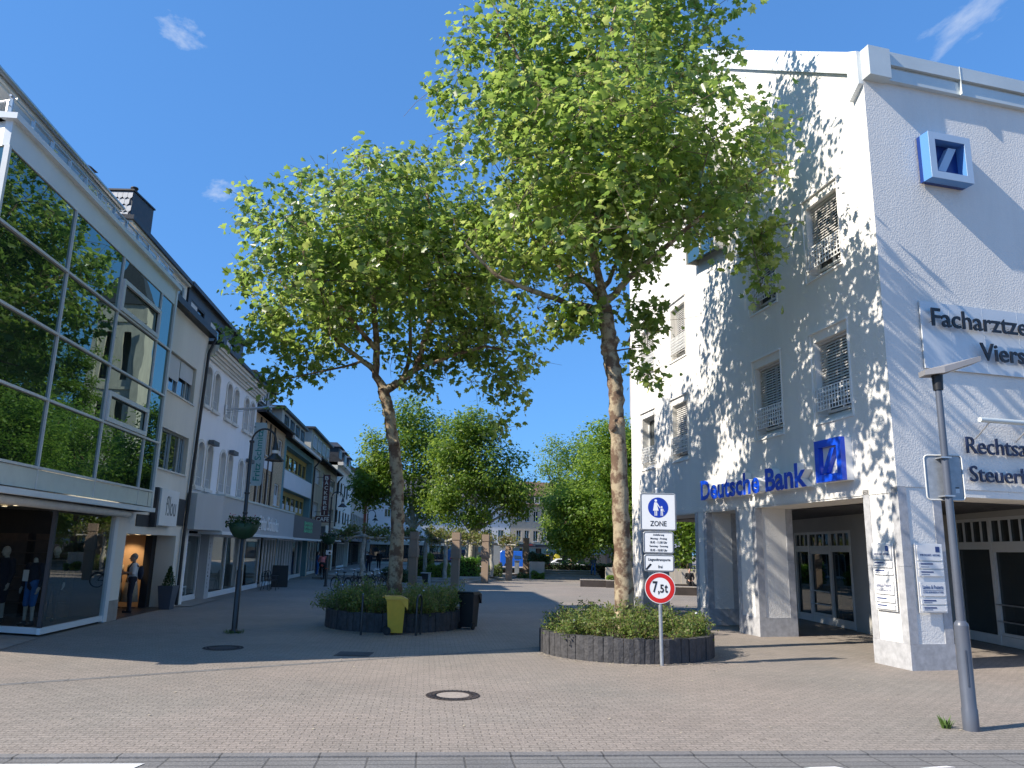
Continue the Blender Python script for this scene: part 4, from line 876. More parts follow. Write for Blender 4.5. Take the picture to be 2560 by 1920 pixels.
for x in (2.0, 2.95, 4.6): hwin(fb, FF, x, x + .75, 8.65, 9.55, -.02, 'white_frame', 1, 0, sill=None, d0=.25)
mb = MB(); mb.box(FF, 3.2, 4.9, .02, .1, 2.72, 3.12); mb.build('shop_sign', 'canopy_dark', fb); mb = MB(); mb.text(FF, 'ASIA', 3.55, .1, 2.8, 1.0, .26, .02, bold=.02); mb.build('lettering', 'red_letters', fb)
mb = MB(); mb.box(FF, 1.5, 11.5, .0, 1.3, 2.45, 2.62); mb.build('awning', 'canopy_dark', fb)
farhouse('grey_row_house', 'grey white house mostly hidden behind the lime trees', 12.05, 30, 9.2, 'far_white', rr, [13 + k * 2.4 for k in range(7)], 1.0, 3.4, 'roof_tile_dark', 'dark_frame')
ys = thing('round_sign', 'round yellow shop sign standing before the cream house', 'sign', (6.6, 106.6, 0))
b = MB(); b.tube([(6.6, 106.6, 0), (6.6, 106.6, .7)], .05, 6); b.build('post', 'alu', ys); b = MB(); b.ball((6.6, 106.55, 1.2), .5, .08, .6, 20, 10); b.box(WF, 5.0, 5.5, 106.5, 106.56, .8, 1.6); b.build('disc', 'yellow_sign', ys)
# church tower of the parish church, seen mirrored in the glass wall
ct = thing('church_tower', 'tall sandstone church tower beyond the bank, mirrored in the glass wall', 'church', (31.5, 167, 0))
mb = MB(); wall(mb, Fr((27, 163), 90, 1), 0, 9, 0, 50, [(2.0, 3.6, 16, 30, .7), (5.4, 7.0, 16, 30, .7), (2.0, 3.6, 34, 44, .7), (5.4, 7.0, 34, 44, .7)])
for p, q in (((27, 163), (27, 172)), ((36, 163), (36, 172)), ((27, 172), (36, 172))): mb.quad((*p, 0), (*q, 0), (*q, 50), (*p, 50))
for x in (26.4, 35.4): mb.box(WF, x, x + 1.2, 162, 163.2, 0, 44)
for z in (14, 32, 46): mb.box(WF, 26.7, 36.3, 162.7, 163, z, z + .6)
mb.build('wall', 'concrete', ct); mb = MB(); mb.prism([(26.5, 162.5, 50), (36.5, 162.5, 50), (36.5, 172.5, 50), (26.5, 172.5, 50)], [(31.4, 167.4, 62), (31.6, 167.4, 62), (31.6, 167.6, 62), (31.4, 167.6, 62)]); mb.build('roof', 'slate', ct)
# ---------------------------------------------------------------- plants
def leafmesh(name, m_, pos, nrm, ydir, size, par, tmpl='plane', kind=None, mats2=None, loc=None):
    """one mesh of many small folded leaves; pos / nrm / ydir are (n,3), size (n,)"""
    n = len(pos); nrm = nrm / np.linalg.norm(nrm, axis=1, keepdims=True); y = ydir - nrm * (ydir * nrm).sum(1, keepdims=True)
    y /= np.linalg.norm(y, axis=1, keepdims=True) + 1e-9; x = np.cross(y, nrm)
    if tmpl == 'plane':
        h = [(0, 0), (.26, -.06), (.52, .24), (.34, .36), (.40, .70), (.16, .62), (0, 1.0)]
    elif tmpl == 'oval': h = [(0, 0), (.24, .25), (.22, .65), (0, 1.0)]
    else: h = [(0, 0), (.30, .45), (0, 1.0)]
    k = len(h); T = np.array([(a, b, -.28 * a) for a, b in h] + [(-a, b, -.28 * a) for a, b in h[1:-1]])
    nv = len(T)
    V = pos[:, None, :] + size[:, None, None] * (T[None, :, 0:1] * x[:, None] + (T[None, :, 1:2] - .3) * y[:, None] + T[None, :, 2:3] * nrm[:, None])
    right = list(range(k)); left = [0, k - 1] + [k + (k - 3 - i) for i in range(k - 2)]
    faces = np.array(right + left); base = (np.arange(n) * nv)[:, None]
    loops = (base + faces[None, :]).ravel().astype(np.int32)
    me = bpy.data.meshes.new(name); me.vertices.add(n * nv); me.loops.add(len(loops)); me.polygons.add(2 * n)
    o = ORG[par.name] if par is not None else (loc or (0, 0, 0))
    me.vertices.foreach_set('co', (V.reshape(-1, 3) - np.array(o)).ravel().astype(np.float32))
    me.loops.foreach_set('vertex_index', loops)
    me.polygons.foreach_set('loop_start', (np.arange(2 * n) * k).astype(np.int32))
    me.materials.append(MATS[m_])
    me.update(calc_edges=True)
    ob = bpy.data.objects.new(name, me); COL.objects.link(ob)
    if par is not None: ob.parent = par
    else: ob.location = o
    ORG[ob.name] = o
    if kind: ob['kind'] = kind
    return ob
def blobpts(R, blobs, n, shell=.45):
    w = np.array([(b[3] * b[4] * b[5]) ** .75 for b in blobs]); w /= w.sum(); ix = R.choice(len(blobs), n, p=w); B = np.array(blobs)[ix]
    d = R.normal(size=(n, 3)); d /= np.linalg.norm(d, axis=1, keepdims=True); r = R.random(n) ** shell; r = np.where(R.random(n) < .09, R.uniform(1.0, 1.3, n), r)
    return B[:, :3] + d * r[:, None] * B[:, 3:6]
def tree(name, label, cat, trunk, limbs, blobs, ncl, nleaf, lsize, seed, barkm='bark', leafm='plane_leaf', tmpl='plane', sig=.34, group=None, seeds=0, twigs=4, step=.55, droop=.5, knob=0, tseg=14, inner=.45):
    R = np.random.default_rng(seed); rg = random.Random(seed)
    t = thing(name, label, cat, trunk[0][:3], group)
    P_ = [np.array(trunk[0][:3], float)]; par = [-1]; gr = [trunk[0][3]]
    def add(pts, start):
        last = start
        for q in pts: P_.append(np.array(q[:3], float)); par.append(last); gr.append(q[3] if len(q) > 3 else 0); last = len(P_) - 1
        return last
    def sub(poly, n):
        out = []
        for a, b in zip(poly, poly[1:]):
            for i in range(1, n + 1): f = i / n; out.append(tuple(a[j] + (b[j] - a[j]) * f for j in range(4)))
        return out
    add(sub(trunk, 3), 0)
    ntr = len(P_)
    for lb in limbs:
        A_ = np.array(P_); s = int(np.argmin(((A_ - np.array(lb[0][:3])) ** 2).sum(1))); add(sub(lb, 2), s)
    cen = blobpts(R, blobs, ncl, inner)
    A_ = np.array(P_)[max(1, ntr // 2):]
    order = np.argsort([np.min(((A_ - c) ** 2).sum(1)) for c in cen])
    lo = max(1, ntr * 2 // 3)
    for ci in order:
        c = cen[ci]; A_ = np.array(P_[lo:]); d = np.sqrt(((A_ - c) ** 2).sum(1)); pen = np.where(A_[:, 2] > c[2] + .2, 1.6, 1.0)
        s = int(np.argmin(d * pen)) + lo; a = P_[s]; L_ = np.linalg.norm(c - a)
        if L_ < .05: continue
        mid = (a + c) / 2 + np.array([0, 0, .14 * L_]) + R.normal(size=3) * .07 * L_; n = max(2, int(L_ / step) + 1)
        add([tuple((1 - f) ** 2 * a + 2 * f * (1 - f) * mid + f * f * c) for f in [i / n for i in range(1, n + 1)]], s)
    n = len(P_); acc = np.zeros(n); rad = np.zeros(n)
    for i in range(n - 1, -1, -1):
        r = max(acc[i] ** (1 / 2.5) if acc[i] > 0 else .007, .007); 
        if gr[i]: r = gr[i]
        else: r = min(r, .16)
        rad[i] = r
        if par[i] >= 0: acc[par[i]] += r ** 2.5
    mb = MB(); tp = [P_[i] for i in range(ntr)]; tr_ = [rad[i] for i in range(ntr)]
    if knob:
        tp2, tr2 = [], []
        for i in range(len(tp) - 1):
            for f in (0, .34, .67): tp2.append(tp[i] * (1 - f) + tp[i + 1] * f + R.normal(size=3) * .012 * np.array([1, 1, 0])); tr2.append((tr_[i] * (1 - f) + tr_[i + 1] * f) * (1 + R.normal() * knob))
        tp2.append(tp[-1]); tr2.append(tr_[-1]); tp, tr_ = tp2, tr2
    mb.tube(tp, tr_, tseg, jit=.04 if knob else .0, rg=rg)
    if knob:
        for _ in range(7):
            i = rg.randrange(len(tp) // 3, len(tp)); a = rg.uniform(0, 6.28); r = tr_[i]; q = tp[i]
            mb.ball((q[0] + math.cos(a) * r * .8, q[1] + math.sin(a) * r * .8, q[2]), r * .55, r * .55, r * .6, 8, 6)
    mb.build('trunk', barkm, t, fix=False)
    mb = MB(); mt = MB()
    for i in range(ntr, n):
        p = par[i]; r1 = rad[i]; r0 = min(rad[p], max(r1 * 1.35, r1 + .004)); 
        a, b = P_[p], P_[i]
        if r1 > .03: mb.tube([a, (a + b) / 2 + R.normal(size=3) * r1 * .25, b], [r0, (r0 + r1) / 2, r1], 8, cap=False)
        else: mt.tube([a, b], [r0, r1], 5, cap=False)
    if mb.f: mb.build('branches', barkm, t, fix=False)
    # leaves
    k = R.poisson(nleaf / ncl, ncl); pos = np.repeat(cen, k, 0); cc = pos.copy(); N_ = len(pos)
    pos = pos + R.normal(size=(N_, 3)) * np.array([sig, sig, sig * .8])
    ctr = np.array(blobs)[:, :3].mean(0); out = cc - ctr; out /= np.linalg.norm(out, axis=1, keepdims=True) + 1e-9; out2 = pos - cc; out2 /= np.linalg.norm(out2, axis=1, keepdims=True) + 1e-9
    nr = np.array([0, 0, .75]) + out * .35 + out2 * .3 + R.normal(size=(N_, 3)) * .55; yd = out2 * .5 + R.normal(size=(N_, 3)) * .7 + np.array([0, 0, -droop])
    sz = lsize * (.45 + .95 * R.random(N_) ** 1.3)
    leafmesh('crown', leafm, pos, nr, yd, sz, t, tmpl)
    for i in range(ncl):
        q = cen[i]
        for _ in range(twigs): e = q + R.normal(size=3) * sig * 1.1; mt.tube([q, (q + e) / 2 + R.normal(size=3) * .04, e], [.008, .006, .004], 3, cap=False)
    if mt.f: mt.build('twigs', 'twig', t, fix=False)
    if seeds:
        ms = MB()
        for q in R.choice(N_, seeds, replace=False): c = pos[q] + np.array([0, 0, -.12]); ms.ball(c, .022, None, None, 6, 4); ms.tube([c, c + np.array([0, 0, .14])], .003, 3, cap=False)
        tag(ms.build('seed_balls', 'seed', t, fix=False), kind='stuff')
    return t
T1 = [(2.68, 18, .35, .27), (2.66, 18, .9, .225), (2.59, 18, 2.89, .20), (2.53, 18, 4.75, .185), (2.49, 18, 5.98, .18), (2.37, 18, 6.89, .185), (2.27, 18, 7.69, .19), (2.22, 18, 8.1, .17)]
L1 = [[(2.22, 18, 8.0, 0.096), (1.48, 17.9, 8.0, 0.080), (.87, 17.7, 8.16, 0.072), (.41, 17.5, 8.24, 0.064), (-.4, 17.3, 8.5, 0.048), (-1.2, 17.1, 9.2, 0.032)],
      [(2.19, 18, 8.22, 0.120), (1.87, 18.2, 8.67, 0.096), (1.47, 18.4, 8.96, 0.080), (1.1, 18.6, 9.3, 0.064), (.9, 18.8, 10.2, 0.056), (.3, 19, 11.6, 0.040), (-.6, 19, 13.2, 0.032)],
      [(2.19, 18, 8.22, 0.112), (2.1, 17.9, 8.67, 0.096), (1.98, 17.8, 9.12, 0.088), (1.8, 17.7, 9.9, 0.080), (1.7, 17.5, 11.5, 0.072), (1.9, 17.3, 13.5, 0.056), (2.4, 17.4, 15.5, 0.040), (2.6, 17.6, 17, 0.024)],
      [(2.3, 18, 8.1, 0.096), (2.58, 17.9, 8.5, 0.080), (3.0, 17.8, 8.92, 0.072), (3.45, 17.7, 9.27, 0.068), (4.19, 17.6, 9.95, 0.056), (5.2, 17.5, 10.8, 0.040), (6.2, 17.6, 11.6, 0.024)],
      [(1.97, 18, 8.56, 0.056), (1.58, 17.6, 8.58, 0.048), (1.3, 17.4, 8.45, 0.040), (1.16, 17.3, 8.2, 0.032)],
      [(1.8, 17.7, 9.9, 0.064), (2.7, 18.3, 11.2, 0.056), (3.4, 18.7, 12.6, 0.048), (4.2, 18.8, 14.6, 0.036), (4.6, 18.8, 16, 0.024)],
      [(2.2, 18, 8.3, 0.064), (2.6, 18.9, 9.4, 0.056), (3.2, 19.6, 10.8, 0.040), (3.9, 20, 12, 0.024)],
      [(1.75, 17.6, 10.6, 0.056), (.9, 17, 12.0, 0.048), (.0, 16.6, 13.8, 0.036), (-.6, 16.6, 15.2, 0.024)],
      [(5.2, 17.5, 10.8, 0.024), (5.7, 17.4, 9.8, 0.016), (5.85, 17.4, 8.8, 0.011)], [(2.37, 18, 6.9, 0.024), (2.9, 18, 7.0, 0.016), (3.3, 18.2, 7.1, 0.010)]]
B1 = [(0, 18, 14.4, 2.35, 2.4, 2.1), (2.2, 18, 15.6, 2.9, 2.8, 2.8), (4.4, 18, 15.9, 1.5, 2.1, 2.1), (1.0, 18, 12.1, 2.5, 2.7, 2.1), (3.4, 18, 12.4, 2.5, 2.7, 2.0), (5.3, 18, 11.7, 1.8, 2.0, 1.35),
      (.5, 17.8, 10.1, 1.5, 2.2, 1.2), (2.1, 18, 10.3, 1.9, 2.3, 1.2), (4.6, 17.8, 10.7, 1.4, 1.7, .7), (6.0, 17.5, 9.8, .7, .9, .7), (5.8, 17.4, 8.5, .3, .35, .7), (3.25, 18.2, 7.0, .5, .5, 1.25), (1.6, 17.8, 7.75, .85, .9, .6), (-.3, 17.6, 8.8, .8, 1.1, .5),
      (.3, 15.1, 10.8, 1.7, 1.7, 1.5), (2.2, 14.9, 11.6, 1.9, 1.7, 1.9), (4.0, 15.1, 11.0, 1.6, 1.5, 1.5), (2.0, 15.2, 9.4, 1.6, 1.4, .9), (4.2, 15.4, 9.3, .8, .9, .6), (1, 21.2, 12.2, 2.3, 1.9, 2.1), (3.8, 21.1, 12.7, 2.1, 1.8, 2.0), (.0, 18, 9.7, 1.1, 2, .9), (.9, 17.8, 7.6, .9, .9, .5), (1.2, 17.6, 9.0, 1.0, 1.2, .6), (2.9, 18, 9.3, .9, 1.2, .6), (3.3, 18.1, 7.9, .6, .6, .7), (3.1, 18, 6.1, .45, .5, .7), (1.0, 13.5, 7.9, .8, .6, .42), (2.3, 13.7, 8.2, .8, .6, .42), (-.2, 14.1, 8.3, .7, .6, .4)]
tree('plane_tree', 'tall plane tree in the sunlit stone planter before the white bank', 'tree', T1, L1, B1, 640, 25000, .182, 11, seeds=220, knob=.05, sig=.27)
T2 = [(-3.2, 22.5, .35, .27), (-3.2, 22.5, 1.15, .215), (-3.2, 22.5, 2.77, .19), (-3.27, 22.5, 4.01, .18), (-3.47, 22.5, 5.28, .17), (-3.64, 22.5, 6.14, .165), (-3.85, 22.5, 6.75, .17)]
L2 = [[(-3.85, 22.5, 6.71, .12), (-4.09, 22.4, 7.29, .11), (-4.07, 22.3, 7.91, .10), (-4.2, 22.2, 9.2, .08), (-4.6, 22, 11, .06), (-4.9, 22, 12.8, .04)],
      [(-3.75, 22.5, 6.75, .13), (-3.35, 22.4, 6.94, .11), (-2.89, 22.2, 7.32, .10), (-2.73, 22.1, 7.69, .09), (-2.4, 22, 9.2, .07), (-2.3, 22, 11, .05), (-2.8, 22, 13, .035)],
      [(-4.09, 22.4, 7.29, .08), (-5, 22.8, 8.0, .07), (-6.2, 23, 9, .055), (-7.4, 23, 10.3, .035)], [(-2.89, 22.2, 7.32, .07), (-1.9, 21.7, 7.6, .055), (-.8, 21.5, 7.9, .04), (.1, 21.4, 7.7, .02)],
      [(-4.07, 22.3, 7.91, .07), (-4.9, 21.4, 8.8, .06), (-5.9, 20.9, 10, .045), (-6.6, 20.8, 11.4, .03)], [(-3.2, 22.4, 7.0, .07), (-3.2, 23.3, 8.2, .06), (-3.4, 24, 10, .05), (-3.6, 24.2, 12, .03)], [(-4.5, 22.6, 7.6, .04), (-5.6, 22.5, 7.3, .03), (-6.7, 22.4, 7.0, .02)]]
B2 = [(-6.5, 22.5, 10.8, 2.2, 2.4, 1.8), (-7.5, 22.5, 8.9, 1.25, 1.7, 1.4), (-5.0, 22.5, 12.4, 2.1, 2.4, 1.8), (-3.2, 22.5, 12.6, 1.9, 2.4, 1.9), (-4.2, 22.5, 9.9, 2.5, 2.8, 1.8), (-1.9, 22.5, 10.7, 1.8, 2.4, 1.9), (-5.8, 22.5, 8.1, 1.6, 2, 1.1),
      (-1.3, 22.3, 8.7, 1.8, 2.2, 1.2), (-.05, 22.2, 7.1, 1.15, 1.5, 1.3), (-2.3, 22.2, 7.5, 1.4, 1.7, .75), (-6.9, 22.4, 6.9, .7, 1.0, .65), (-8.3, 22.5, 11.9, .55, .7, .5), (.1, 22.0, 5.9, .3, .45, .5),
      (-5.0, 19.0, 9.4, 1.9, 1.8, 1.4), (-2.7, 18.9, 9.7, 1.7, 1.7, 1.4), (-3.8, 18.8, 11.0, 1.8, 1.6, 1.3), (-5.3, 25.8, 11, 2.2, 1.8, 1.9), (-2.6, 25.8, 11.5, 2, 1.8, 1.9), (-1.2, 22.5, 11.6, 1.3, 2, 1.6)]
tree('plane_tree', 'plane tree rising from the shaded planter behind the yellow bin', 'tree', T2, L2, B2, 580, 23000, .182, 23, seeds=160, knob=.04, sig=.27)
# trees across the square
def bgtree(name, label, x, y, h0, blobs, n, ncl, seed, leafm='far_leaf', barkm='bark_dark', ls=.22, r=.25, fork=True, tmpl='oval', sig=.5, group='broad trees at the back of the square'):
    cz = min(b[2] - b[5] for b in blobs); top = max(b[2] for b in blobs)
    tr = [(x, y, 0, r * 1.15), (x + .1, y, h0 * .5, r), (x + .15, y, h0, r * .9)]
    lim = [[(x + .15, y, h0, r * .7), (b[0] * .5 + (x) * .5, b[1] * .5 + y * .5, h0 + (b[2] - h0) * .5, r * .4), (b[0], b[1], b[2], r * .16)] for b in blobs]
    return tree(name, label, 'tree', tr, lim, blobs, ncl, n, ls, seed, barkm, leafm, tmpl, sig, group, twigs=0, step=1.2, tseg=10)
bgtree('square_tree', 'broad tree with a forked pale trunk behind the shaded plane trunk', -8.2, 66, 3.8, [(-9, 66, 9.4, 4.0, 3.5, 4.4), (-6.3, 66, 9.2, 2.6, 3, 4.0), (-11.6, 66, 8.4, 1.8, 2.5, 2.8), (-8.4, 66, 12.4, 2.4, 2.5, 2.4), (-11.8, 66, 7.2, 1.5, 2, 1.5), (-6, 65, 5.4, 2, 2, 1.6)], 26000, 240, 31, barkm='bark_pale', ls=.29)
bgtree('square_tree', 'broad round tree above the pollards in the middle of the square', -2.9, 60, 3.4, [(-3, 60, 8.4, 3.0, 3, 3.6), (-.6, 60, 7.3, 2.0, 2.5, 2.7), (-4.0, 60, 9.6, 2.0, 2.5, 2.8), (-2.2, 60, 11.2, 1.9, 2, 1.8), (.2, 60, 5.2, 1.3, 1.5, 1.3), (.7, 60, 6.6, 1.1, 1.6, 1.7), (-4.7, 60, 5.6, 1.3, 2, 1.5), (-1.8, 59, 4.6, 1.3, 1.5, 1.0)], 23000, 220, 37, barkm='bark_pale', ls=.27)
bgtree('locust_tree', 'loose light green tree with airy branches left of the lime mass', 5.0, 70, 5, [(4.2, 70, 10.5, 1.7, 2, 1.9), (6.4, 70, 9.6, 2.2, 2, 2.4), (4.4, 70, 7.2, 1.6, 2, 1.6), (7.5, 70, 11, 2, 2, 1.6), (3.3, 70, 9.4, .8, 1, .7)], 8500, 130, 41, leafm='lime_leaf', ls=.22, sig=.45)
bgtree('lime_tree', 'leafy tree covering the right half of the cream house', 6.6, 82, 3, [(6.4, 82, 7.4, 2.6, 2.5, 4.6), (8.4, 82, 5, 2.0, 2, 2.6), (5.2, 82, 4.6, 1.4, 2, 1.8)], 14000, 150, 47, ls=.30)
bgtree('lime_tree', 'dense lime tree with foliage hanging low over the stairs', 8.6, 64, 3, [(8.6, 63, 8.5, 3.2, 3, 4.3), (6.6, 62, 5.2, 2.3, 2.2, 3.2), (9.8, 62, 4.0, 2.4, 2, 2.6), (6.2, 62, 2.6, 1.4, 1.6, 1.0), (9.5, 63, 11, 2, 2, 2), (5.3, 62, 3.6, 1.3, 1.4, 1.6), (4.7, 63, 6.4, 1.7, 2, 2.1), (4.4, 62, 2.9, 1.1, 1.3, 1.2)], 36000, 280, 43, leafm='lime_leaf', ls=.28)
for i, (x, y, l) in enumerate(((13.5, 61, 'dense lime tree seen through the far arcade opening of the bank'), (19, 60, 'lime tree behind the bank, mirrored in the glass wall nearest its middle'), (10.5, 76, 'tall lime tree behind the row before the grey house'), (19.5, 86, 'tall tree far behind the bank, mirrored in the left bays of the glass wall'), (25.5, 84, 'tall tree furthest right behind the bank, mirrored in the glass corner'), (29.8, 135, 'very tall tree before the church tower, mirrored in the glass wall'), (35.5, 131, 'very tall tree right of the church tower, mirrored in the glass wall'))):
    hh = 2.4 if y > 120 else 1.75 if y > 80 else 1
    bgtree('lime_tree', l, x, y, 3, [(x, y, 9.5 * hh, 3.4 + hh * .6, 3.4, 5.2 * hh), (x - 1.9, y - .5, 6 * hh, 2.2, 2.4, 3.8 * hh), (x + 2, y, 6.6 * hh, 2.2, 2.4, 3.8 * hh), (x, y, 13 * hh, 2.2, 2.2, 2.4)] + ([(x - .5, y - 1.5, 3.4, 3.0, 1.6, 2.2), (x + 2.5, y - 1.5, 3.2, 2.0, 1.6, 2.0)] if i == 0 else []), 24000 if hh > 1 or i == 0 else 10000, 240 if hh > 1 else 150, 51 + i, leafm='lime_leaf' if i < 3 else 'far_leaf', ls=.46 if hh > 1 else .34, sig=.6)
# pollarded planes with level branches
def pollard(label, x, y, z0, h, seed, span=1.5, n=6):
    R = np.random.default_rng(seed); t = thing('pollard_tree', label, 'tree', (x, y, z0), 'pollarded trees with level branches')
    mb = MB(); pts = [(x + R.normal() * .03, y, z0 + h * k / 6) for k in range(7)]; mb.tube(pts, [.16 - .007 * k for k in range(7)], 10)
    mb.ball((x, y, z0 + h), .2, .2, .15, 10, 8); mb.build('trunk', 'bark_pale', t, fix=False)
    mb = MB(); tips = []
    for k in range(n):
        a = (0 if k % 2 else math.pi) + R.normal() * .35; L_ = span * R.uniform(.5, 1.1); p = np.array([x, y, z0 + h]); pts = [p]
        for s in range(4): p = p + np.array([math.cos(a) * L_ / 4, math.sin(a) * L_ / 4, R.normal() * .07]); pts.append(p); 
        mb.tube(pts, [.10, .085, .07, .065, .06], 7)
        for q in pts[2:]:
            mb.ball(q, .085 + R.random() * .04, None, None, 7, 5)
            if R.random() < .85: tips.append(q)
    mb.build('branches', 'bark_pale', t, fix=False)
    tips.append(np.array([x, y, z0 + h + .1])); tw = MB(); c = np.repeat(np.array(tips), 55, 0); d = R.normal(size=c.shape) * np.array([.16, .16, .16]) + np.array([0, 0, 1]) * R.uniform(.02, .45, (len(c), 1)); pos = c + d
    leafmesh('crown', 'pollard_leaf', pos, R.normal(size=pos.shape) * .7 + np.array([0, 0, .5]), d + R.normal(size=pos.shape) * .2, R.uniform(.09, .17, len(pos)), t, 'plane'); 
    for q in tips:
        for _ in range(6): e = q + R.normal(size=3) * np.array([.14, .14, .1]) + np.array([0, 0, .35]); tw.tube([q, e], [.012, .005], 3, cap=False)
    tw.build('shoots', 'twig', t, fix=False); return t
pollard('shaded pollard with a bare upright stub beside the parked bicycles', -8.3, 45, 0, 2.75, 61)
pollard('pollard between the two left stone pillars', -4.1, 52, .28, 2.35, 62, 1.7, 7); pollard('pollard right behind the second stone pillar', -5.6, 53.5, .28, 2.5, 66, 1.7, 7)
pollard('thin pollard left of the bright laurel hedge', -3.1, 58, .28, 2.35, 63, 1.6); pollard('thin pollard standing behind the bright laurel hedge', -2.4, 58.6, .28, 2.4, 64, 1.5); pollard('pollard with a long upswept branch by the fourth pillar', -1.15, 56, .28, 2.3, 65, 1.9)
# hedges
def hedge(name, label, x0, x1, y0, y1, z0, z1, n, leafm, seed, ls=.11, group=None, flowers=0, cat='hedge'):
    R = np.random.default_rng(seed); t = thing(name, label, cat, ((x0 + x1) / 2, (y0 + y1) / 2, z0), group)
    mb = MB(); mb.box(WF, x0 + .15, x1 - .15, y0 + .15, y1 - .15, z0, z1 - .18); mb.build('core', 'soil', t)
    p = R.random((n, 3)); s = R.random(n)
    ax = R.choice(3, n, p=[.25, .4, .35]); side = np.where(R.random(n) < .5, 0, 1)
    for i in range(2): p[ax == i, i] = side[ax == i] + R.normal(size=(ax == i).sum()) * .05
    p[ax == 2, 2] = 1 + R.normal(size=(ax == 2).sum()) * .07
    bump = .10 * np.sin(p[:, 0] * (x1 - x0) * 3 + seed) + .06 * np.sin(p[:, 0] * (x1 - x0) * 7.7)
    pos = np.stack([x0 + p[:, 0] * (x1 - x0), y0 + p[:, 1] * (y1 - y0), z0 + p[:, 2] * (z1 - z0 + bump)], 1)
    out = (p - .5) * 2; leafmesh('foliage', leafm, pos, out * .6 + R.normal(size=(n, 3)) * .5 + np.array([0, 0, .5]), R.normal(size=(n, 3)) + np.array([0, 0, .3]), R.uniform(.6, 1.3, n) * ls, t, 'oval')
    return t
hedge('laurel_hedge', 'bright sunlit laurel hedge between the second and third pillars', -3.7, -2.05, 55.4, 56.6, .28, 1.5, 2600, 'laurel_leaf', 71, .14, 'low hedges on the terrace')
hedge('laurel_hedge', 'shaded dark hedge behind the first and second pillars', -6.6, -5.2, 53.6, 55, .28, 1.6, 2400, 'far_leaf', 72, .14, 'low hedges on the terrace')
hedge('laurel_hedge', 'low rambling shaded hedge left of the second pillar', -5.3, -3.9, 52.0, 53.2, .28, 1.05, 2000, 'far_leaf', 73, .13, 'low hedges on the terrace')
hedge('laurel_hedge', 'small olive green hedge right of the third pillar', -1.45, -.45, 56.6, 57.6, .28, 1.0, 1300, 'shrub_leaf', 74, .12, 'low hedges on the terrace')
hedge('ground_hedge', 'dark low hedge in the shade beside the bicycles', -8.0, -6.4, 50, 51.4, 0, .75, 1800, 'ivy_leaf', 75, .12)
hedge('ivy_hedge', 'dark ivy hedge draped over the concrete wall by the last pillar', 1.7, 3.2, 62.1, 63.2, 1.28, 1.85, 1800, 'ivy_leaf', 76, .13)
hedge('clipped_hedge', 'dark clipped hedge along the top of the stairs before the white car', 2.9, 8.6, 67, 68, .6, 1.2, 3600, 'ivy_leaf', 77, .12)
hedge('creeper_bush', 'small bright creeper at the foot of the concrete wall', 1.9, 2.8, 61.2, 61.9, 0, .5, 700, 'lime_leaf', 78, .13); hedge('creeper_bush', 'small weedy bush at the foot of the last pillar', .85, 1.7, 62.2, 62.9, 0, .4, 600, 'shrub_leaf', 79, .12)
hedge('creeper_bush', 'small green bush against the wall right of the stairs', 7.5, 8.2, 59.3, 59.9, 0, .45, 500, 'lime_leaf', 80, .13)
# round stone planters and their shrubs
def planter(cx, cy, Rr, label, seed, rot=0):
    rg = random.Random(seed); t = thing('stone_planter', label, 'planter', (cx, cy, 0), 'round planters of dark stone posts'); n = 58
    mb = MB()
    for k in range(n):
        a0 = 2 * math.pi * k / n + rot; a1 = a0 + 2 * math.pi / n * .955; r = Rr + rg.uniform(-.012, .012); h = .475 + rg.uniform(-.012, .014); tl = rg.uniform(-.01, .01)
        pb = [(cx + q * math.cos(a), cy + q * math.sin(a), -.05) for q, a in ((r - .15, a0), (r, a0), (r + .012, (a0 + a1) / 2), (r, a1), (r - .15, a1))]
        pt = [(cx + q * math.cos(a), cy + q * math.sin(a), h + rg.uniform(-.006, .006)) for q, a in ((r - .15, a0), (r + tl, a0), (r + .012 + tl, (a0 + a1) / 2), (r + tl, a1), (r - .15, a1))]
        mb.prism(pb, pt)
    mb.build('stone_ring', 'basalt', t)
    mb = MB(); mb.lathe((cx, cy, 0), [(Rr - .13, .0), (Rr - .13, .36), (Rr * .5, .40), (0, .42)], 40); mb.build('soil', 'soil', t)
def shrubs(cx, cy, Rr, hgt, label, seed, n, flowers=0):
    R = np.random.default_rng(seed); nb = 130; ang = R.random(nb) * 6.283; rr = Rr * np.sqrt(R.random(nb)) * .96
    bx = cx + rr * np.cos(ang); by = cy + rr * np.sin(ang); bh = hgt * R.uniform(.55, 1.0, nb) * (1 - .35 * (rr / Rr) ** 3) * np.where(R.random(nb) < .12, 1.35, 1)
    mb = MB(); pos = []; yd = []
    per = n // nb
    for i in range(nb):
        lean = R.normal(size=2) * .12 + np.array([bx[i] - cx, by[i] - cy]) * .10; base = np.array([bx[i], by[i], .4]); tip = base + np.array([lean[0], lean[1], bh[i]])
        for s in range(3):
            e = tip + R.normal(size=3) * np.array([.13, .13, .08]); mb.tube([base, (base + e) / 2, e], [.008, .006, .003], 3, cap=False)
            f = R.random((per // 3, 1)) ** .7; pos.append(base + (e - base) * f + R.normal(size=(per // 3, 3)) * np.array([.075, .075, .05])); yd.append(np.tile(e - base, (per // 3, 1)) + R.normal(size=(per // 3, 3)) * .5)
    pos = np.concatenate(pos); yd = np.concatenate(yd); m_ = len(pos)
    t = thing('shrub_bed', label, 'shrubs', (cx, cy, .42)); t['kind'] = 'stuff'
    leafmesh('foliage', 'shrub_leaf', pos, R.normal(size=(m_, 3)) * .6 + np.array([0, 0, .7]), yd, R.uniform(.035, .085, m_), t, 'oval'); mb.build('stems', 'twig', t, fix=False)
    if flowers:
        q = R.choice(m_, flowers, replace=False); fl = MB()
        for i in q: fl.ball(pos[i] + np.array([0, 0, .06]), .03, .03, .02, 7, 5)
        fl.build('flowers', 'cloth_white', t, fix=False)
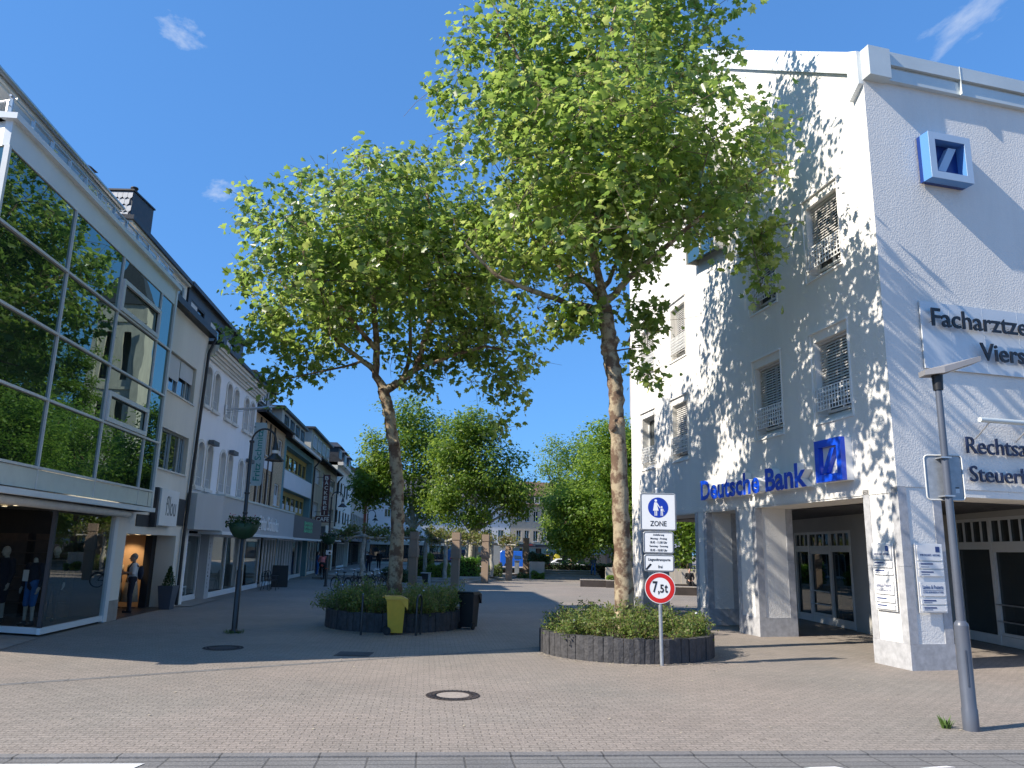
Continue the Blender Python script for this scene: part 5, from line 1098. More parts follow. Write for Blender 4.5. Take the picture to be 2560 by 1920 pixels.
planter(2.65, 17.9, 1.9, 'sunlit round planter of dark stone posts around the tall plane tree', 5); shrubs(2.65, 17.9, 1.75, .52, 'sunlit yellow green shrubs filling the right planter', 81, 22000, 9)
planter(-3.15, 22.55, 1.9, 'shaded round planter of dark stone posts behind the yellow bin', 6, .03); shrubs(-3.15, 22.55, 1.85, .78, 'dark shaded shrubs filling the left planter', 82, 25000, 3)
def tuft(name, label, c, n, h, seed, kind=None, m_='grass_blade', r=.12, cat='weed'):
    R = np.random.default_rng(seed); mb = MB()
    for _ in range(n):
        a = R.random() * 6.28; l = h * R.uniform(.5, 1.1); q = np.array(c) + np.array([math.cos(a), math.sin(a), 0]) * R.random() * r * .6; e = q + np.array([math.cos(a) * l * .6, math.sin(a) * l * .6, l]); s = np.array([-math.sin(a), math.cos(a), 0]) * .008
        mb.poly([q - s, q + s, (q + e) / 2 + s + np.array([0, 0, .02]), e, (q + e) / 2 - s + np.array([0, 0, .02])])
    return tag(mb.build(name, m_, loc=c), label, cat, kind=kind)
tuft('weed_tuft', 'green weed growing left of the tall grey lamp post foot', (5.78, 10.75, 0), 40, .14, 91); tuft('weed_tuft', 'grass ring round the foot of the black arched lamp', (-6.73, 19.85, 0), 130, .08, 92, r=.45)
R9 = np.random.default_rng(99); mb = MB()
for cx, cy, n in ((2.65, 17.9, 260), (-3.15, 22.55, 150)):
    for _ in range(n):
        a = R9.uniform(3.4, 6.2) ; q = 1.93 + abs(R9.normal()) * .22; x, y = cx + q * math.cos(a), cy + q * math.sin(a); s = R9.uniform(.012, .035); b = R9.random() * 6.28
        mb.poly([(x + s * math.cos(b + k * 2.09), y + s * math.sin(b + k * 2.09), .006 + .006 * (k == 0)) for k in range(3)])
for _ in range(120):
    x, y, s, b = R9.uniform(-6, 6.5), R9.uniform(9.8, 17), R9.uniform(.01, .028), R9.random() * 6.28; mb.poly([(x + s * math.cos(b + k * 1.57), y + s * math.sin(b + k * 1.57), .007 + .006 * (k == 0)) for k in range(4)])
tag(mb.build('leaf_litter', 'cloth_beige', loc=(0, 16, 0), fix=False), 'scattered dry bits and fallen leaves on the paving', 'litter', kind='stuff')
# ---------------------------------------------------------------- terrace, stairs, pillars, walls
TF = Fr((-3.3, 46.5), 14.9, 1)
mb = MB(); mb.box(TF, 3.5, 45, -11, -.25, -.1, .14); mb.box(TF, 4.2, 45, -11, -.65, .143, .28); mb.build('terrace', 'step_stone', kind='structure')
mb = MB()
for k in range(4): mb.box(WF, 2.9, 7.4, 62 + k * 1.1, 72, k * .15 - .02 if k else -.05, (k + 1) * .15)
mb.build('stairs', 'step_stone', kind='structure')
mb = MB(); mb.box(WF, -3, 14, 66.5, 72, -.1, .59); mb.build('lawn_bank', 'soil', kind='structure')
t = thing('retaining_wall', 'plain concrete wall block left of the stairs by the last pillar', 'wall', (2.3, 62.5, 0)); mb = MB(); mb.box(WF, 1.7, 2.88, 62, 66.4, -.05, 1.3); mb.build('wall', 'concrete', t)
t = thing('retaining_wall', 'ribbed concrete wall under the lime trees right of the stairs', 'wall', (10, 60, 0)); mb = MB()
for k in range(46): mb.box(WF, 7.45 + k * .5, 7.45 + k * .5 + .485, 60 - k * .1, 60.4 - k * .1, -.05, 1.02 + .02 * (k % 3))
mb.build('wall', 'concrete', t)
for k, (x, y, h, l) in enumerate(((-5.62, 46.9, 3.1, 'leftmost shaded stone pillar with a wisp of creeper beside the plane trunk'), (-3.08, 46.5, 3.1, 'half shaded stone pillar second from the left'), (-1.5, 52, 3.12, 'middle stone pillar of the row with a mossy band'), (.08, 57, 3.12, 'stone pillar fourth from the left in front of the blue van'), (1.45, 64, 3.15, 'last small stone pillar beside the concrete wall'))):
    t = thing('stone_pillar', l, 'pillar', (x, y, 0), 'row of square stone pillars'); F = Fr((x, y, 0), 97, 1); mb = MB(); w = .25
    mb.box(F, -w + .03, w - .03, -w + .03, w - .03, -.1, h * .52); mb.box(F, -w - .02, w + .02, -w - .02, w + .02, h * .52, h * .68)
    mb.prism([F(a, b, h * .68) for a, b in ((-w, -w), (w, -w), (w, w), (-w, w))], [F(a, b, h * .86) for a, b in ((-w + .04, -w + .04), (w - .04, -w + .04), (w - .04, w - .04), (-w + .04, w - .04))])
    mb.box(F, -w + .01, w - .01, -w + .01, w - .01, h * .86, h); mb.build('shaft', 'sandstone', t)
for x, y, L_, az, l in ((5.45, 50, 1.7, 92, 'dark low block bench on the sunlit square left of the plane trunk'), (6.75, 49.4, 1.2, 96, 'shorter dark block bench partly behind the plane trunk'), (9.7, 42.5, 2.6, 95, 'dark low block bench seen through the far arcade opening'), (10.2, 47, 3, 95, 'second dark block bench further back in the arcade view')):
    t = thing('block_bench', l, 'bench', (x, y, 0), 'low dark block benches'); F = Fr((x, y, 0), az, 1); mb = MB(); mb.box(F, -L_ / 2, L_ / 2, -.25, .25, 0, .40); mb.build('base', 'granite_dark', t); mb = MB(); mb.box(F, -L_ / 2 - .02, L_ / 2 + .02, -.28, .27, .403, .45); mb.build('seat', 'step_stone', t)
# covers in the paving
def manhole(x, y, r, label, m2='manhole_fill'):
    t = thing('manhole_cover', label, 'manhole cover', (x, y, 0)); mb = MB(); mb.lathe((x, y, 0), [(r * .60, .004), (r * .60, .009), (r * .98, .010), (r, .004)], 48)
    for k in range(36): a = 6.283 * k / 36; mb.tube([(x + r * q * math.cos(a), y + r * q * math.sin(a), .010) for q in (.68, .78)], .008, 4); mb.tube([(x + r * q * math.cos(a + .08), y + r * q * math.sin(a + .08), .010) for q in (.86, .96)], .008, 4)
    mb.build('ring', 'cast_iron', t); mb = MB(); mb.lathe((x, y, 0), [(0, .008), (r * .6, .008)], 40); mb.build('lid', m2, t)
manhole(-.78, 12.24, .41, 'round manhole cover with a pale filled centre on the sunlit paving'); manhole(-5.95, 17.0, .42, 'round iron manhole cover in the shadow near the arched lamp', 'cast_iron')
mb = MB(); mb.box(WF, -3.45, -2.75, 16.2, 16.85, .002, .008); mb.box(WF, -3.38, -2.82, 16.27, 16.78, .008, .012); tag(mb.build('drain_cover', 'cast_iron', loc=(-3.1, 16.5, 0)), 'square iron cover in the shadow before the yellow bin', 'drain cover')
# ---------------------------------------------------------------- lamps, signs, bins
def arched_lamp(name, label, loc, group, basket=True):
    t = thing(name, label, 'street lamp', (0, 0, 0), group); mb = MB(); mb.tube([(0, 0, 0), (0, 0, 1.5), (0, 0, 1.52), (0, 0, 4.76)], [.07, .07, .055, .045], 12); mb.lathe((0, 0, 0), [(.11, 0), (.10, .06), (.07, .1)], 16); mb.build('pole', 'lamp_black', t)
    mb = MB(); mb.tube([(.315 - .315 * math.cos(a), 0, 4.76 + .34 * math.sin(a)) for a in [math.pi * k / 14 for k in range(15)]], .026, 8)
    for z in (4.73, 3.4, 2.9): mb.lathe((0, 0, z), [(.05, 0), (.065, .01), (.065, .05), (.05, .06)], 12)
    mb.build('arm', 'lamp_black', t)
    mb = MB(); mb.lathe((.63, 0, 0), [(.03, 4.78), (.075, 4.62), (.085, 4.60), (.085, 4.44), (.24, 4.30), (.25, 4.27), (.22, 4.27), (.07, 4.42)], 24); mb.build('lamp_shade', 'lamp_black', t)
    mb = MB(); mb.lathe((.63, 0, 0), [(.087, 4.46), (.089, 4.47), (.089, 4.53), (.087, 4.54)], 20); mb.lathe((.63, 0, 4.30), [(0, 0), (.18, .0)], 16); mb.build('lens', 'lens', t)
    t.location = loc; ORG[t.name] = tuple(loc); return t
gl_ = 'black arched street lamps'
lp = arched_lamp('street_lamp', 'black arched street lamp standing near the white house with a flower tub', (-6.73, 19.88, 0), gl_)
lp2 = dup(lp, (-9.85, 43, 0), 0, 'black arched lamp further down the street in front of the bakery sign', gl_); dup(lp, (-11.6, 64, 0), 0, 'farthest black arched lamp in front of the red brick house', gl_)
mb = MB(); mb.torus((0, 0, .95), .072, .02, 'z', 18, 6); o = mb.build('marker_ring', 'orange_ring'); o.parent = lp2
def basket(x, y, z, r, label, seed, s=1):
    R = np.random.default_rng(seed); t = thing('flower_tub', label, 'planter', (x, y, z), 'green tubs hung on lamp posts'); mb = MB(); mb.lathe((x, y, z), [(.07, -.05), (r * .55, 0), (r * .8, r * .35), (r, r * .85), (r * .93, r * .86), (r * .9, r * .7), (.06, r * .7)], 24); mb.build('tub', 'basket_green', t)
    n = 420; a = R.random(n) * 6.28; q = r * 1.12 * np.sqrt(R.random(n)); pos = np.stack([x + q * np.cos(a), y + q * np.sin(a), z + r * .86 + R.random(n) * .16 * s - (q > r) * .12], 1)
    leafmesh('foliage', 'ivy_leaf', pos, R.normal(size=(n, 3)) * .6 + np.array([0, 0, .6]), R.normal(size=(n, 3)), R.uniform(.05, .1, n) * s, t, 'oval'); n = 60; leafmesh('flowers', 'flower_leaf', pos[:n] + np.array([0, 0, .06]), R.normal(size=(n, 3)), R.normal(size=(n, 3)), R.uniform(.04, .06, n) * s, t, 'oval')
basket(-6.73, 19.88, 2.32, .40, 'green flower tub clamped round the near arched lamp post', 3); basket(-9.85, 43, 2.28, .42, 'green flower tub on the second lamp post in front of the cyclist', 4, 1.2)
mb = MB(); mb.box(WF, -9.93, -9.62, 42.90, 42.93, 1.68, 1.92); mb.box(WF, -9.78, -9.66, 42.89, 42.90, 1.74, 1.84, 1); tag(mb.build('street_notice', ['sign_white', 'black_plastic'], loc=(-9.8, 42.9, 1.7)), 'small white notice plate on the second arched lamp post', 'sign')
t = thing('modern_lamp', 'tall slate grey lamp post with a flat head before the bank', 'street lamp', (6.05, 10.64, 0)); mb = MB(); mb.tube([(6.05, 10.64, 0), (6.05, 10.64, .26), (6.05, 10.64, .28), (6.05, 10.64, 1.3)], [.098, .098, .09, .09], 20); mb.lathe((6.05, 10.64, 1.3), [(.09, 0), (.085, .03), (.05, .07)], 20); mb.tube([(6.05, 10.64, 1.33), (6.05, 10.64, 4.55)], [.055, .045], 16)
mb.box(WF, 6.01, 6.03, 10.545, 10.552, .55, 1.0); mb.build('pole', 'lamp_grey', t)
mb = MB(); mb.tube([(6.05, 10.64, 4.5), (6.05, 10.64, 4.72)], [.065, .075], 14); mb.build('collar', 'black_plastic', t)
HF = Fr((6.0, 10.64), 93, 1); pr3 = lambda zz: [HF(-.16, -.10, 4.70 + zz * .8), HF(.08, -.17, 4.72 + zz), HF(.60, -.15, 4.90 + zz * .7), HF(.60, .15, 4.90 + zz * .7), HF(.08, .17, 4.72 + zz), HF(-.16, .10, 4.70 + zz * .8)]
mb = MB(); mb.prism(pr3(0), [(p[0], p[1], p[2] + .02) for p in pr3(.07)]); mb.build('lamp_head', 'lamp_head', t)
mb = MB(); mb.poly([HF(.22, -.10, 4.763), HF(.54, -.09, 4.874), HF(.54, .09, 4.874), HF(.22, .10, 4.763)]); mb.poly([HF(.0, -.04, 4.706), HF(.10, -.04, 4.722), HF(.10, .04, 4.722), HF(.0, .04, 4.706)]); mb.build('lens', 'lens', t)
def rrect(F, a, b, c, e, d0, d1, r, mb, mi=0):
    pts = []
    for (x, z, q) in ((b - r, e - r, 0), (a + r, e - r, 1), (a + r, c + r, 2), (b - r, c + r, 3)):
        for k in range(5): an = math.pi / 2 * (q + k / 4); pts.append((x + r * math.cos(an), z + r * math.sin(an)))
    mb.prism([F(x, d0, z) for x, z in pts], [F(x, d1, z) for x, z in pts], mi); return pts
BS = Fr((6.04, 10.72), 97, 1); t = thing('traffic_sign', 'grey back of a traffic sign clamped to the tall grey lamp post', 'traffic sign', (6.04, 10.72, 3))
mb = MB(); rrect(BS, -.22, .27, 2.97, 3.58, -.03, -.02, .05, mb); mb.build('plate', 'galv', t); mb = MB()
pts = rrect(BS, -.225, .275, 2.965, 3.585, -.019, -.005, .05, MB()); mb.tube([BS(x, -.012, z) for x, z in pts + pts[:1]], .011, 6)
mb.build('rim', 'alu_light', t); mb = MB(); mb.box(WF, 5.97, 6.11, 10.58, 10.76, 3.0, 3.02); mb.box(WF, 5.97, 6.11, 10.58, 10.76, 3.53, 3.55); mb.build('clamp', 'alu', t); mb = MB(); mb.box(BS, .16, .21, -.019, -.017, 3.06, 3.12); mb.box(BS, .16, .21, -.019, -.017, 3.125, 3.14, 1); mb.build('sticker', ['paper', 'black_plastic'], t)
t = thing('zone_sign_post', 'grey post with a pedestrian ZONE sign, two plates and a round 7,5t sign', 'traffic sign', (3.07, 15.89, 0)); mb = MB(); mb.tube([(3.07, 15.89, -.05), (3.03, 15.9, 3.46)], .038, 12); mb.lathe((3.03, 15.9, 3.46), [(.042, -.03), (.042, .01), (0, .015)], 12); mb.build('post', 'galv', t)
SP = Fr((3.05, 15.85), 94, 1)
def plate(name, a, b, c, e, r=.04):
    mb = MB(); rrect(SP, a, b, c, e, -.004, .0, r, mb); o = mb.build(name, 'sign_face', t)
    q = MB(); pts = rrect(SP, a + .012, b - .012, c + .012, e - .012, 0, .001, r * .8, MB()); q.tube([SP(x, .0015, z) for x, z in pts + pts[:1]], .005, 4); q.build('border', 'black_letters', o)
    q = MB(); pts = rrect(SP, a, b, c, e, 0, .001, r, MB()); q.tube([SP(x, -.01, z) for x, z in pts + pts[:1]], .012, 6); q.build('rim', 'galv', o); return o
o = plate('zone_plate', -.365, .345, 2.61, 3.35)
mb = MB(); cx_, cz_ = -.01, 3.065; mb.poly([SP(cx_ + .205 * math.cos(a), .003, cz_ + .205 * math.sin(a)) for a in [6.2832 * k / 40 for k in range(40)]]); mb.build('blue_disc', 'sign_blue', o)
mb = MB(); dk = lambda x, z, r: mb.poly([SP(x + r * math.cos(a), .006, z + r * math.sin(a)) for a in [6.2832 * k / 16 for k in range(16)]])
pg = lambda q: mb.poly([SP(x, .006, z) for x, z in q])
dk(-.055, 3.205, .026); pg([(-.085, 3.17), (-.035, 3.17), (-.02, 3.08), (.0, 3.0), (-.115, 3.0), (-.10, 3.08)]); pg([(-.083, 2.995), (-.065, 2.995), (-.065, 2.90), (-.083, 2.90)]); pg([(-.05, 2.995), (-.032, 2.995), (-.032, 2.90), (-.05, 2.90)]); pg([(-.032, 3.165), (-.02, 3.15), (.035, 3.06), (.025, 3.05), (-.035, 3.13)])
dk(.06, 3.075, .021); pg([(.04, 3.045), (.08, 3.045), (.085, 2.99), (.038, 2.99)]); pg([(.042, 2.987), (.058, 2.987), (.055, 2.90), (.04, 2.90)]); pg([(.064, 2.987), (.08, 2.987), (.088, 2.90), (.072, 2.90)]); pg([(.08, 3.045), (.09, 3.04), (.115, 2.985), (.105, 2.98)]); mb.build('pictogram', 'sign_face', o)
mb = MB(); mb.text(SP, 'ZONE', -.175, .002, 2.69, .33, .105, .002, bold=.01); mb.build('lettering', 'black_letters', o)
o = plate('times_plate', -.31, .285, 2.155, 2.575); mb = MB()
for s, w_, z in (('Anlieferung', .22, 2.49), ('Montag - Freitag', .33, 2.415), ('18.45 - 11.00 Uhr', .34, 2.345), ('Samstag - Sonntag', .37, 2.265), ('18.45 - 10.00 Uhr', .34, 2.19)): mb.text(SP, s, -.012 - w_ / 2, .002, z, w_, .048, .002, bold=.012)
mb.build('lettering', 'black_letters', o)
o = plate('transport_plate', -.30, .285, 1.80, 2.12); mb = MB(); mb.text(SP, 'Liegendtransporte', -.225, .002, 1.985, .44, .07, .002, bold=.012); mb.text(SP, 'frei', -.03, .002, 1.86, .085, .06, .002, bold=.012); mb.build('lettering', 'black_letters', o)
mb = MB(); mb.poly([SP(x, .003, z) for x, z in ((-.285, 1.835), (-.25, 1.82), (-.155, 1.93), (-.19, 1.95))]); mb.build('sticker', 'black_letters', o)
def ring(F, x, z, r0, r1, d, mb):
    n = 48
    for k in range(n):
        a, b = 6.2832 * k / n, 6.2832 * (k + 1) / n; mb.quad(F(x + r0 * math.cos(a), d, z + r0 * math.sin(a)), F(x + r1 * math.cos(a), d, z + r1 * math.sin(a)), F(x + r1 * math.cos(b), d, z + r1 * math.sin(b)), F(x + r0 * math.cos(b), d, z + r0 * math.sin(b)))
mb = MB(); n_ = 48; rd = [(0.0 + .302 * math.cos(6.2832 * k / n_), 1.475 + .302 * math.sin(6.2832 * k / n_)) for k in range(n_)]; mb.prism([SP(x, -.006, z) for x, z in rd], [SP(x, -.001, z) for x, z in rd]); o = mb.build('weight_disc', 'sign_face', t)
mb = MB(); ring(SP, 0, 1.475, .205, .288, .002, mb); mb.build('red_ring', 'sign_red', o); mb = MB(); mb.text(SP, '7', -.145, .003, 1.385, .095, .22, .002, bold=.02); mb.text(SP, ',', -.042, .003, 1.35, .03, .07, .002, bold=.02); mb.text(SP, '5', .0, .003, 1.385, .075, .16, .002, bold=.02); mb.text(SP, 't', .09, .003, 1.385, .06, .16, .002, bold=.02); mb.build('lettering', 'black_letters', o)
for x, y, a, l in ((-3.62, 20.0, -10.5, 'green black bike loop seen edge on left of the yellow bin'), (-2.27, 20.15, 12, 'green black bike loop seen slightly turned right of the yellow bin')):
    F = Fr((x, y), a, 1); mb = MB(); mb.tube([F(0, 0, -.05), F(0, 0, .82)] + [F(.18 - .18 * math.cos(q), 0, .82 + .15 * math.sin(q)) for q in [math.pi * k / 8 for k in range(1, 8)]] + [F(.36, 0, .82), F(.36, 0, -.05)], .028, 10); tag(mb.build('bike_loop', 'lamp_black', loc=(x, y, 0)), l, 'bike stand', 'bike loops by the left planter')
def wheelie(name, label, x, y, az, m_, h=.94):
    t = thing(name, label, 'bin', (x, y, 0)); F = Fr((x, y), az, 1)
    mb = MB(); mb.prism([F(a, b, .05) for a, b in ((-.17, -.17), (.19, -.17), (.19, .17), (-.17, .17))], [F(a, b, h - .08) for a, b in ((-.24, -.225), (.23, -.225), (.23, .225), (-.24, .225))]); mb.box(F, -.255, .245, -.24, .24, h - .10, h - .075); mb.build('body', m_, t)
    mb = MB(); mb.prism([F(a, b, h - .072) for a, b in ((-.27, -.25), (.27, -.25), (.27, .25), (-.27, .25))], [F(a, b, h) for a, b in ((-.30, -.22), (.14, -.22), (.14, .22), (-.30, .22))]); mb.prism([F(.14, b, z) for b, z in ((-.22, h), (.22, h), (.25, h - .0715), (-.25, h - .0715))], [F(.30, b, z) for b, z in ((-.24, h - .07), (.24, h - .07), (.25, h - .33), (-.25, h - .33))])
    mb.prism([F(.10, b, z) for b, z in ((-.252, h - .08), (.252, h - .08), (.252, h - .10), (-.252, h - .10))], [F(.30, b, z) for b, z in ((-.252, h - .08), (.252, h - .08), (.252, h - .33), (-.252, h - .33))])
    mb.tube([F(-.30, -.2, h - .03), F(-.34, -.16, h - .03), F(-.34, .16, h - .03), F(-.30, .2, h - .03)], .014, 6); mb.build('lid', m_, t)
    for b in (-.21, .21):
        mb = MB(); mb.tube([F(-.20, b - .025, .10), F(-.20, b + .025, .10)], .10, 18); o = mb.build('wheel', 'rubber', t); mb = MB(); mb.tube([F(-.20, b - .03, .10), F(-.20, b + .03, .10)], .045, 12); mb.build('hub', 'black_plastic', o)
wheelie('wheelie_bin', 'yellow wheeled bin between two bike loops before the shaded planter', -2.83, 20.35, 81, 'yellow_plastic'); wheelie('wheelie_bin', 'black wheeled bin half hidden at the right edge of the shaded planter', -1.05, 22.2, 20, 'black_plastic', 1.0)
t = thing('litter_bin', 'dark street bin with a pale flank behind the shaded shrubs', 'bin', (-4.75, 46, 0)); mb = MB(); mb.prism([(-4.85, 45.8, .1), (-4.6, 45.8, .1), (-4.6, 46.2, .1), (-4.85, 46.2, .1)], [(-5.0, 45.75, .72), (-4.6, 45.75, .72), (-4.6, 46.25, .72), (-5.0, 46.25, .72)]); mb.build('body', 'black_plastic', t); mb = MB(); mb.box(WF, -4.598, -4.48, 45.8, 46.2, .2, .719); mb.box(WF, -5.04, -4.46, 45.72, 46.28, .722, .76); mb.build('casing', 'galv', t); mb = MB(); mb.box(WF, -4.8, -4.62, 45.9, 46.1, 0, .099); mb.build('foot', 'galv', t)
t = thing('notice_board', 'grey cabinet between the fourth and last stone pillars', 'cabinet', (.85, 64.5, 0)); mb = MB(); mb.box(WF, .55, .92, 64.3, 64.7, .25, 1.25); mb.build('body', 'galv', t); mb = MB(); mb.box(WF, .5, .97, 64.25, 64.75, 1.253, 1.32); mb.build('top', 'canopy_dark', t)
t = thing('chalk_board', 'black pavement board leaning before the grey canopy shop', 'sign', SF(41.2, .9, 0)); F = Fr(SF(41.2, 1.0, 0), 80, 1); mb = MB(); mb.prism([F(-.4, .0, .0), F(.4, 0, 0), F(.4, .03, 0), F(-.4, .03, 0)], [F(-.4, -.2, 1.1), F(.4, -.2, 1.1), F(.4, -.17, 1.1), F(-.4, -.17, 1.1)]); mb.build('panel', 'black_plastic', t); mb = MB(); mb.prism([F(-.4, -.45, .0), F(.4, -.45, 0), F(.4, -.42, 0), F(-.4, -.42, 0)], [F(-.4, -.23, 1.1), F(.4, -.23, 1.1), F(.4, -.21, 1.1), F(-.4, -.21, 1.1)]); mb.build('back_leg', 'dark_frame', t)
def chair(): 
    t = thing('metal_chair', 'black metal armchair set out under the grey canopy', 'chair', (0, 0, 0), 'black café chairs under the grey canopy'); mb = MB()
    for k in range(7): mb.box(WF, -.22, .22, -.22 + k * .065, -.18 + k * .065, .44, .46)
    mb.build('seat', 'black_plastic', t); mb = MB(); mb.tube([(-.25, .24, .45)] + [(-.25 * math.cos(a), .26, .6 + .3 * math.sin(a)) for a in [math.pi * k / 8 for k in range(9)]] + [(.25, .24, .45)], .016, 6)
    for k in range(4): mb.tube([(-.15 + k * .1, .25, .46), (-.15 + k * .1, .27, .84)], .01, 4)
    mb.build('backrest', 'black_plastic', t)
    for sx in (-1, 1):
        for sy in (-1, 1): mb = MB(); mb.tube([(sx * .21, sy * .2, .44), (sx * .25, sy * .25, 0)], .014, 5); mb.build('leg', 'black_plastic', t)
        mb = MB(); mb.tube([(sx * .25, .24, .66), (sx * .26, -.2, .66), (sx * .23, -.22, .45)], .014, 5); mb.build('armrest', 'black_plastic', t)
    return t
c0 = chair(); p = SF(38.0, 1.1, 0); c0.location = p; c0.rotation_euler = (0, 0, 1.2); c0['label'] = 'black metal armchair nearer the lamp under the grey canopy'; dup(c0, SF(39.2, 1.0, 0), 2.6, 'black metal armchair nearer the chalk board under the grey canopy')
t = thing('potted_conifer', 'small pointed conifer in a tapered dark pot in the shop entrance', 'potted plant', SF(26.3, .25, 0)); c = SF(26.3, .12, 0); mb = MB(); mb.prism([(c[0] + a, c[1] + b, 0) for a, b in ((-.17, -.17), (.17, -.17), (.17, .17), (-.17, .17))], [(c[0] + a, c[1] + b, .75) for a, b in ((-.25, -.25), (.25, -.25), (.25, .25), (-.25, .25))]); mb.build('pot', 'lamp_grey', t)
R7 = np.random.default_rng(70); n = 900; f = R7.random(n); a = R7.random(n) * 6.28; q = .22 * (1 - f) ** .8 * np.sqrt(R7.random(n)) + .01; pos = np.stack([c[0] + q * np.cos(a), c[1] + q * np.sin(a), .74 + f * .62], 1); leafmesh('foliage', 'ivy_leaf', pos, R7.normal(size=(n, 3)) + np.array([0, 0, .4]), R7.normal(size=(n, 3)) + np.array([0, 0, 1]), R7.uniform(.04, .07, n), t, 'oval')
# ---------------------------------------------------------------- bicycles
def bicycle(name, label, frame_m, group):
    t = thing(name, label, 'bicycle', (0, 0, 0), group)
    for x in (-.53, .53):
        mb = MB(); mb.torus((x, 0, .34), .32, .02, 'y', 28, 6); o = mb.build('wheel', 'rubber', t); mb = MB(); mb.torus((x, 0, .34), .295, .008, 'y', 28, 4)
        for k in range(12): q = 6.283 * k / 12; mb.tube([(x, .02 if k % 2 else -.02, .34), (x + .29 * math.cos(q), 0, .34 + .29 * math.sin(q))], .0025, 3)
        mb.tube([(x, -.05, .34), (x, .05, .34)], .022, 8); mb.build('spokes', 'chrome', o)
        mb = MB(); mb.tube([(x + .36 * math.cos(q), 0, .34 + .36 * math.sin(q)) for q in [R_(20) + R_(140) * k / 8 for k in range(9)]], .014, 5); mb.build('mudguard', 'black_plastic', t)
    mb = MB(); B = (-.05, 0, .30); S = (-.18, 0, .78); H = (.36, 0, .82); 
    for a, b in ((B, S), (B, H), ((-.15, 0, .66), (.36, 0, .78)), (B, (-.53, 0, .34)), (S, (-.53, 0, .34)), (H, (.53, 0, .34)), (S, (-.2, 0, .9)), (H, (.34, 0, 1.02))): mb.tube([a, b], .019, 7)
    mb.build('frame', frame_m, t); mb = MB(); mb.ball((-.22, 0, .93), .14, .08, .035, 12, 6); mb.build('saddle', 'black_plastic', t)
    mb = MB(); mb.tube([(.22, -.28, 1.05), (.34, -.2, 1.06), (.36, 0, 1.02), (.34, .2, 1.06), (.22, .28, 1.05)], .014, 6); mb.build('handlebar', 'chrome', t); mb = MB(); mb.box(WF, -.72, -.3, -.07, .07, .70, .72); mb.build('carrier', 'black_plastic', t)
    mb = MB(); mb.ball((.46, 0, .86), .05, .05, .05, 8, 6); mb.build('headlamp', 'chrome', t); mb = MB(); mb.tube([(-.05, -.03, .30), (-.05, .03, .30)], .09, 14); mb.tube([(-.05, .05, .30), (.03, .05, .16)], .012, 5); mb.tube([(-.05, -.05, .30), (-.13, -.05, .44)], .012, 5); mb.build('crank', 'chrome', t); return t
gB = 'bicycles parked beyond the shaded planter'
bk0 = bicycle('bicycle', 'leftmost parked bicycle with bright handlebar near the post', 'lamp_black', gB); bk0.location = (-8.0, 38.2, 0); bk0.rotation_euler = (0, 0, 2.4)
for x, y, a, l in ((-7.45, 39.0, 2.1, 'parked bicycle with a pale raised saddle beside the pollard trunk'), (-6.85, 39.4, .4, 'parked bicycle in the middle of the cluster right of the pollard trunk'), (-6.3, 38.9, 2.7, 'rightmost parked bicycle next to the plane trunk'), (-6.9, 41.2, .9, 'parked bicycle at the back of the cluster')): dup(bk0, (x, y, 0), a, l)
t = dup(bk0, (-12.1, 51.8, 0), R_(97), 'bicycle ridden away down the street by the coral clothed cyclist', 'ridden bicycle')
# ---------------------------------------------------------------- people and shop dummies
def caps(mb, p, q, a, b, seg=10): 
    p, q = Vector(p), Vector(q); mb.tube([p, q], [a, b], seg); mb.ball(p, a, a, a, seg, 8); mb.ball(q, b, b, b, seg, 8)
def fuse(mb, name, m_, par, vox, M):
    o = MB.build(mb, name + '_raw', m_); md = o.modifiers.new('r', 'REMESH'); md.mode = 'VOXEL'; md.voxel_size = vox; sm = o.modifiers.new('s', 'SMOOTH'); sm.iterations = 3; sm.factor = .5
    bpy.context.view_layer.update(); dg = bpy.context.evaluated_depsgraph_get(); me = bpy.data.meshes.new_from_object(o.evaluated_get(dg)); bpy.data.objects.remove(o)
    me.transform(M); me.name = name; me.polygons.foreach_set('use_smooth', [True] * len(me.polygons)); me.materials.clear(); me.materials.append(MATS[m_])
    ob = bpy.data.objects.new(name, me); COL.objects.link(ob); ob.parent = par; ORG[ob.name] = ORG[par.name]; return ob
POSES = dict(
 stand=dict(el=((-.24, -.02, 1.14), (.24, -.02, 1.14)), wr=((-.25, .06, .90), (.25, .06, .90)), kn=((-.10, .03, .50), (.10, .03, .50)), an=((-.11, 0, .09), (.11, 0, .09)), lean=0),
 hold=dict(el=((-.24, .0, 1.16), (.24, .0, 1.16)), wr=((-.12, .25, 1.20), (.14, .25, 1.14)), kn=((-.10, .03, .50), (.10, .03, .50)), an=((-.11, 0, .09), (.11, 0, .09)), lean=0),
 walk=dict(el=((-.25, -.14, 1.16), (.25, .10, 1.15)), wr=((-.24, -.10, .93), (.22, .28, .98)), kn=((-.10, .20, .52), (.10, -.02, .50)), an=((-.10, .26, .10), (.10, -.32, .16)), lean=.03),
 ride=dict(el=((-.30, .34, 1.14), (.30, .34, 1.14)), wr=((-.28, .56, 1.06), (.28, .56, 1.06)), kn=((-.12, .34, .78), (.12, .30, .60)), an=((-.12, .18, .40), (.12, .10, .20)), lean=.22),
 sit=dict(el=((-.25, .06, .78), (.25, .06, .78)), wr=((-.14, .30, .66), (.14, .30, .66)), kn=((-.12, .46, .50), (.12, .46, .50)), an=((-.12, .44, .09), (.12, .44, .09)), lean=.06, dz=-.42))
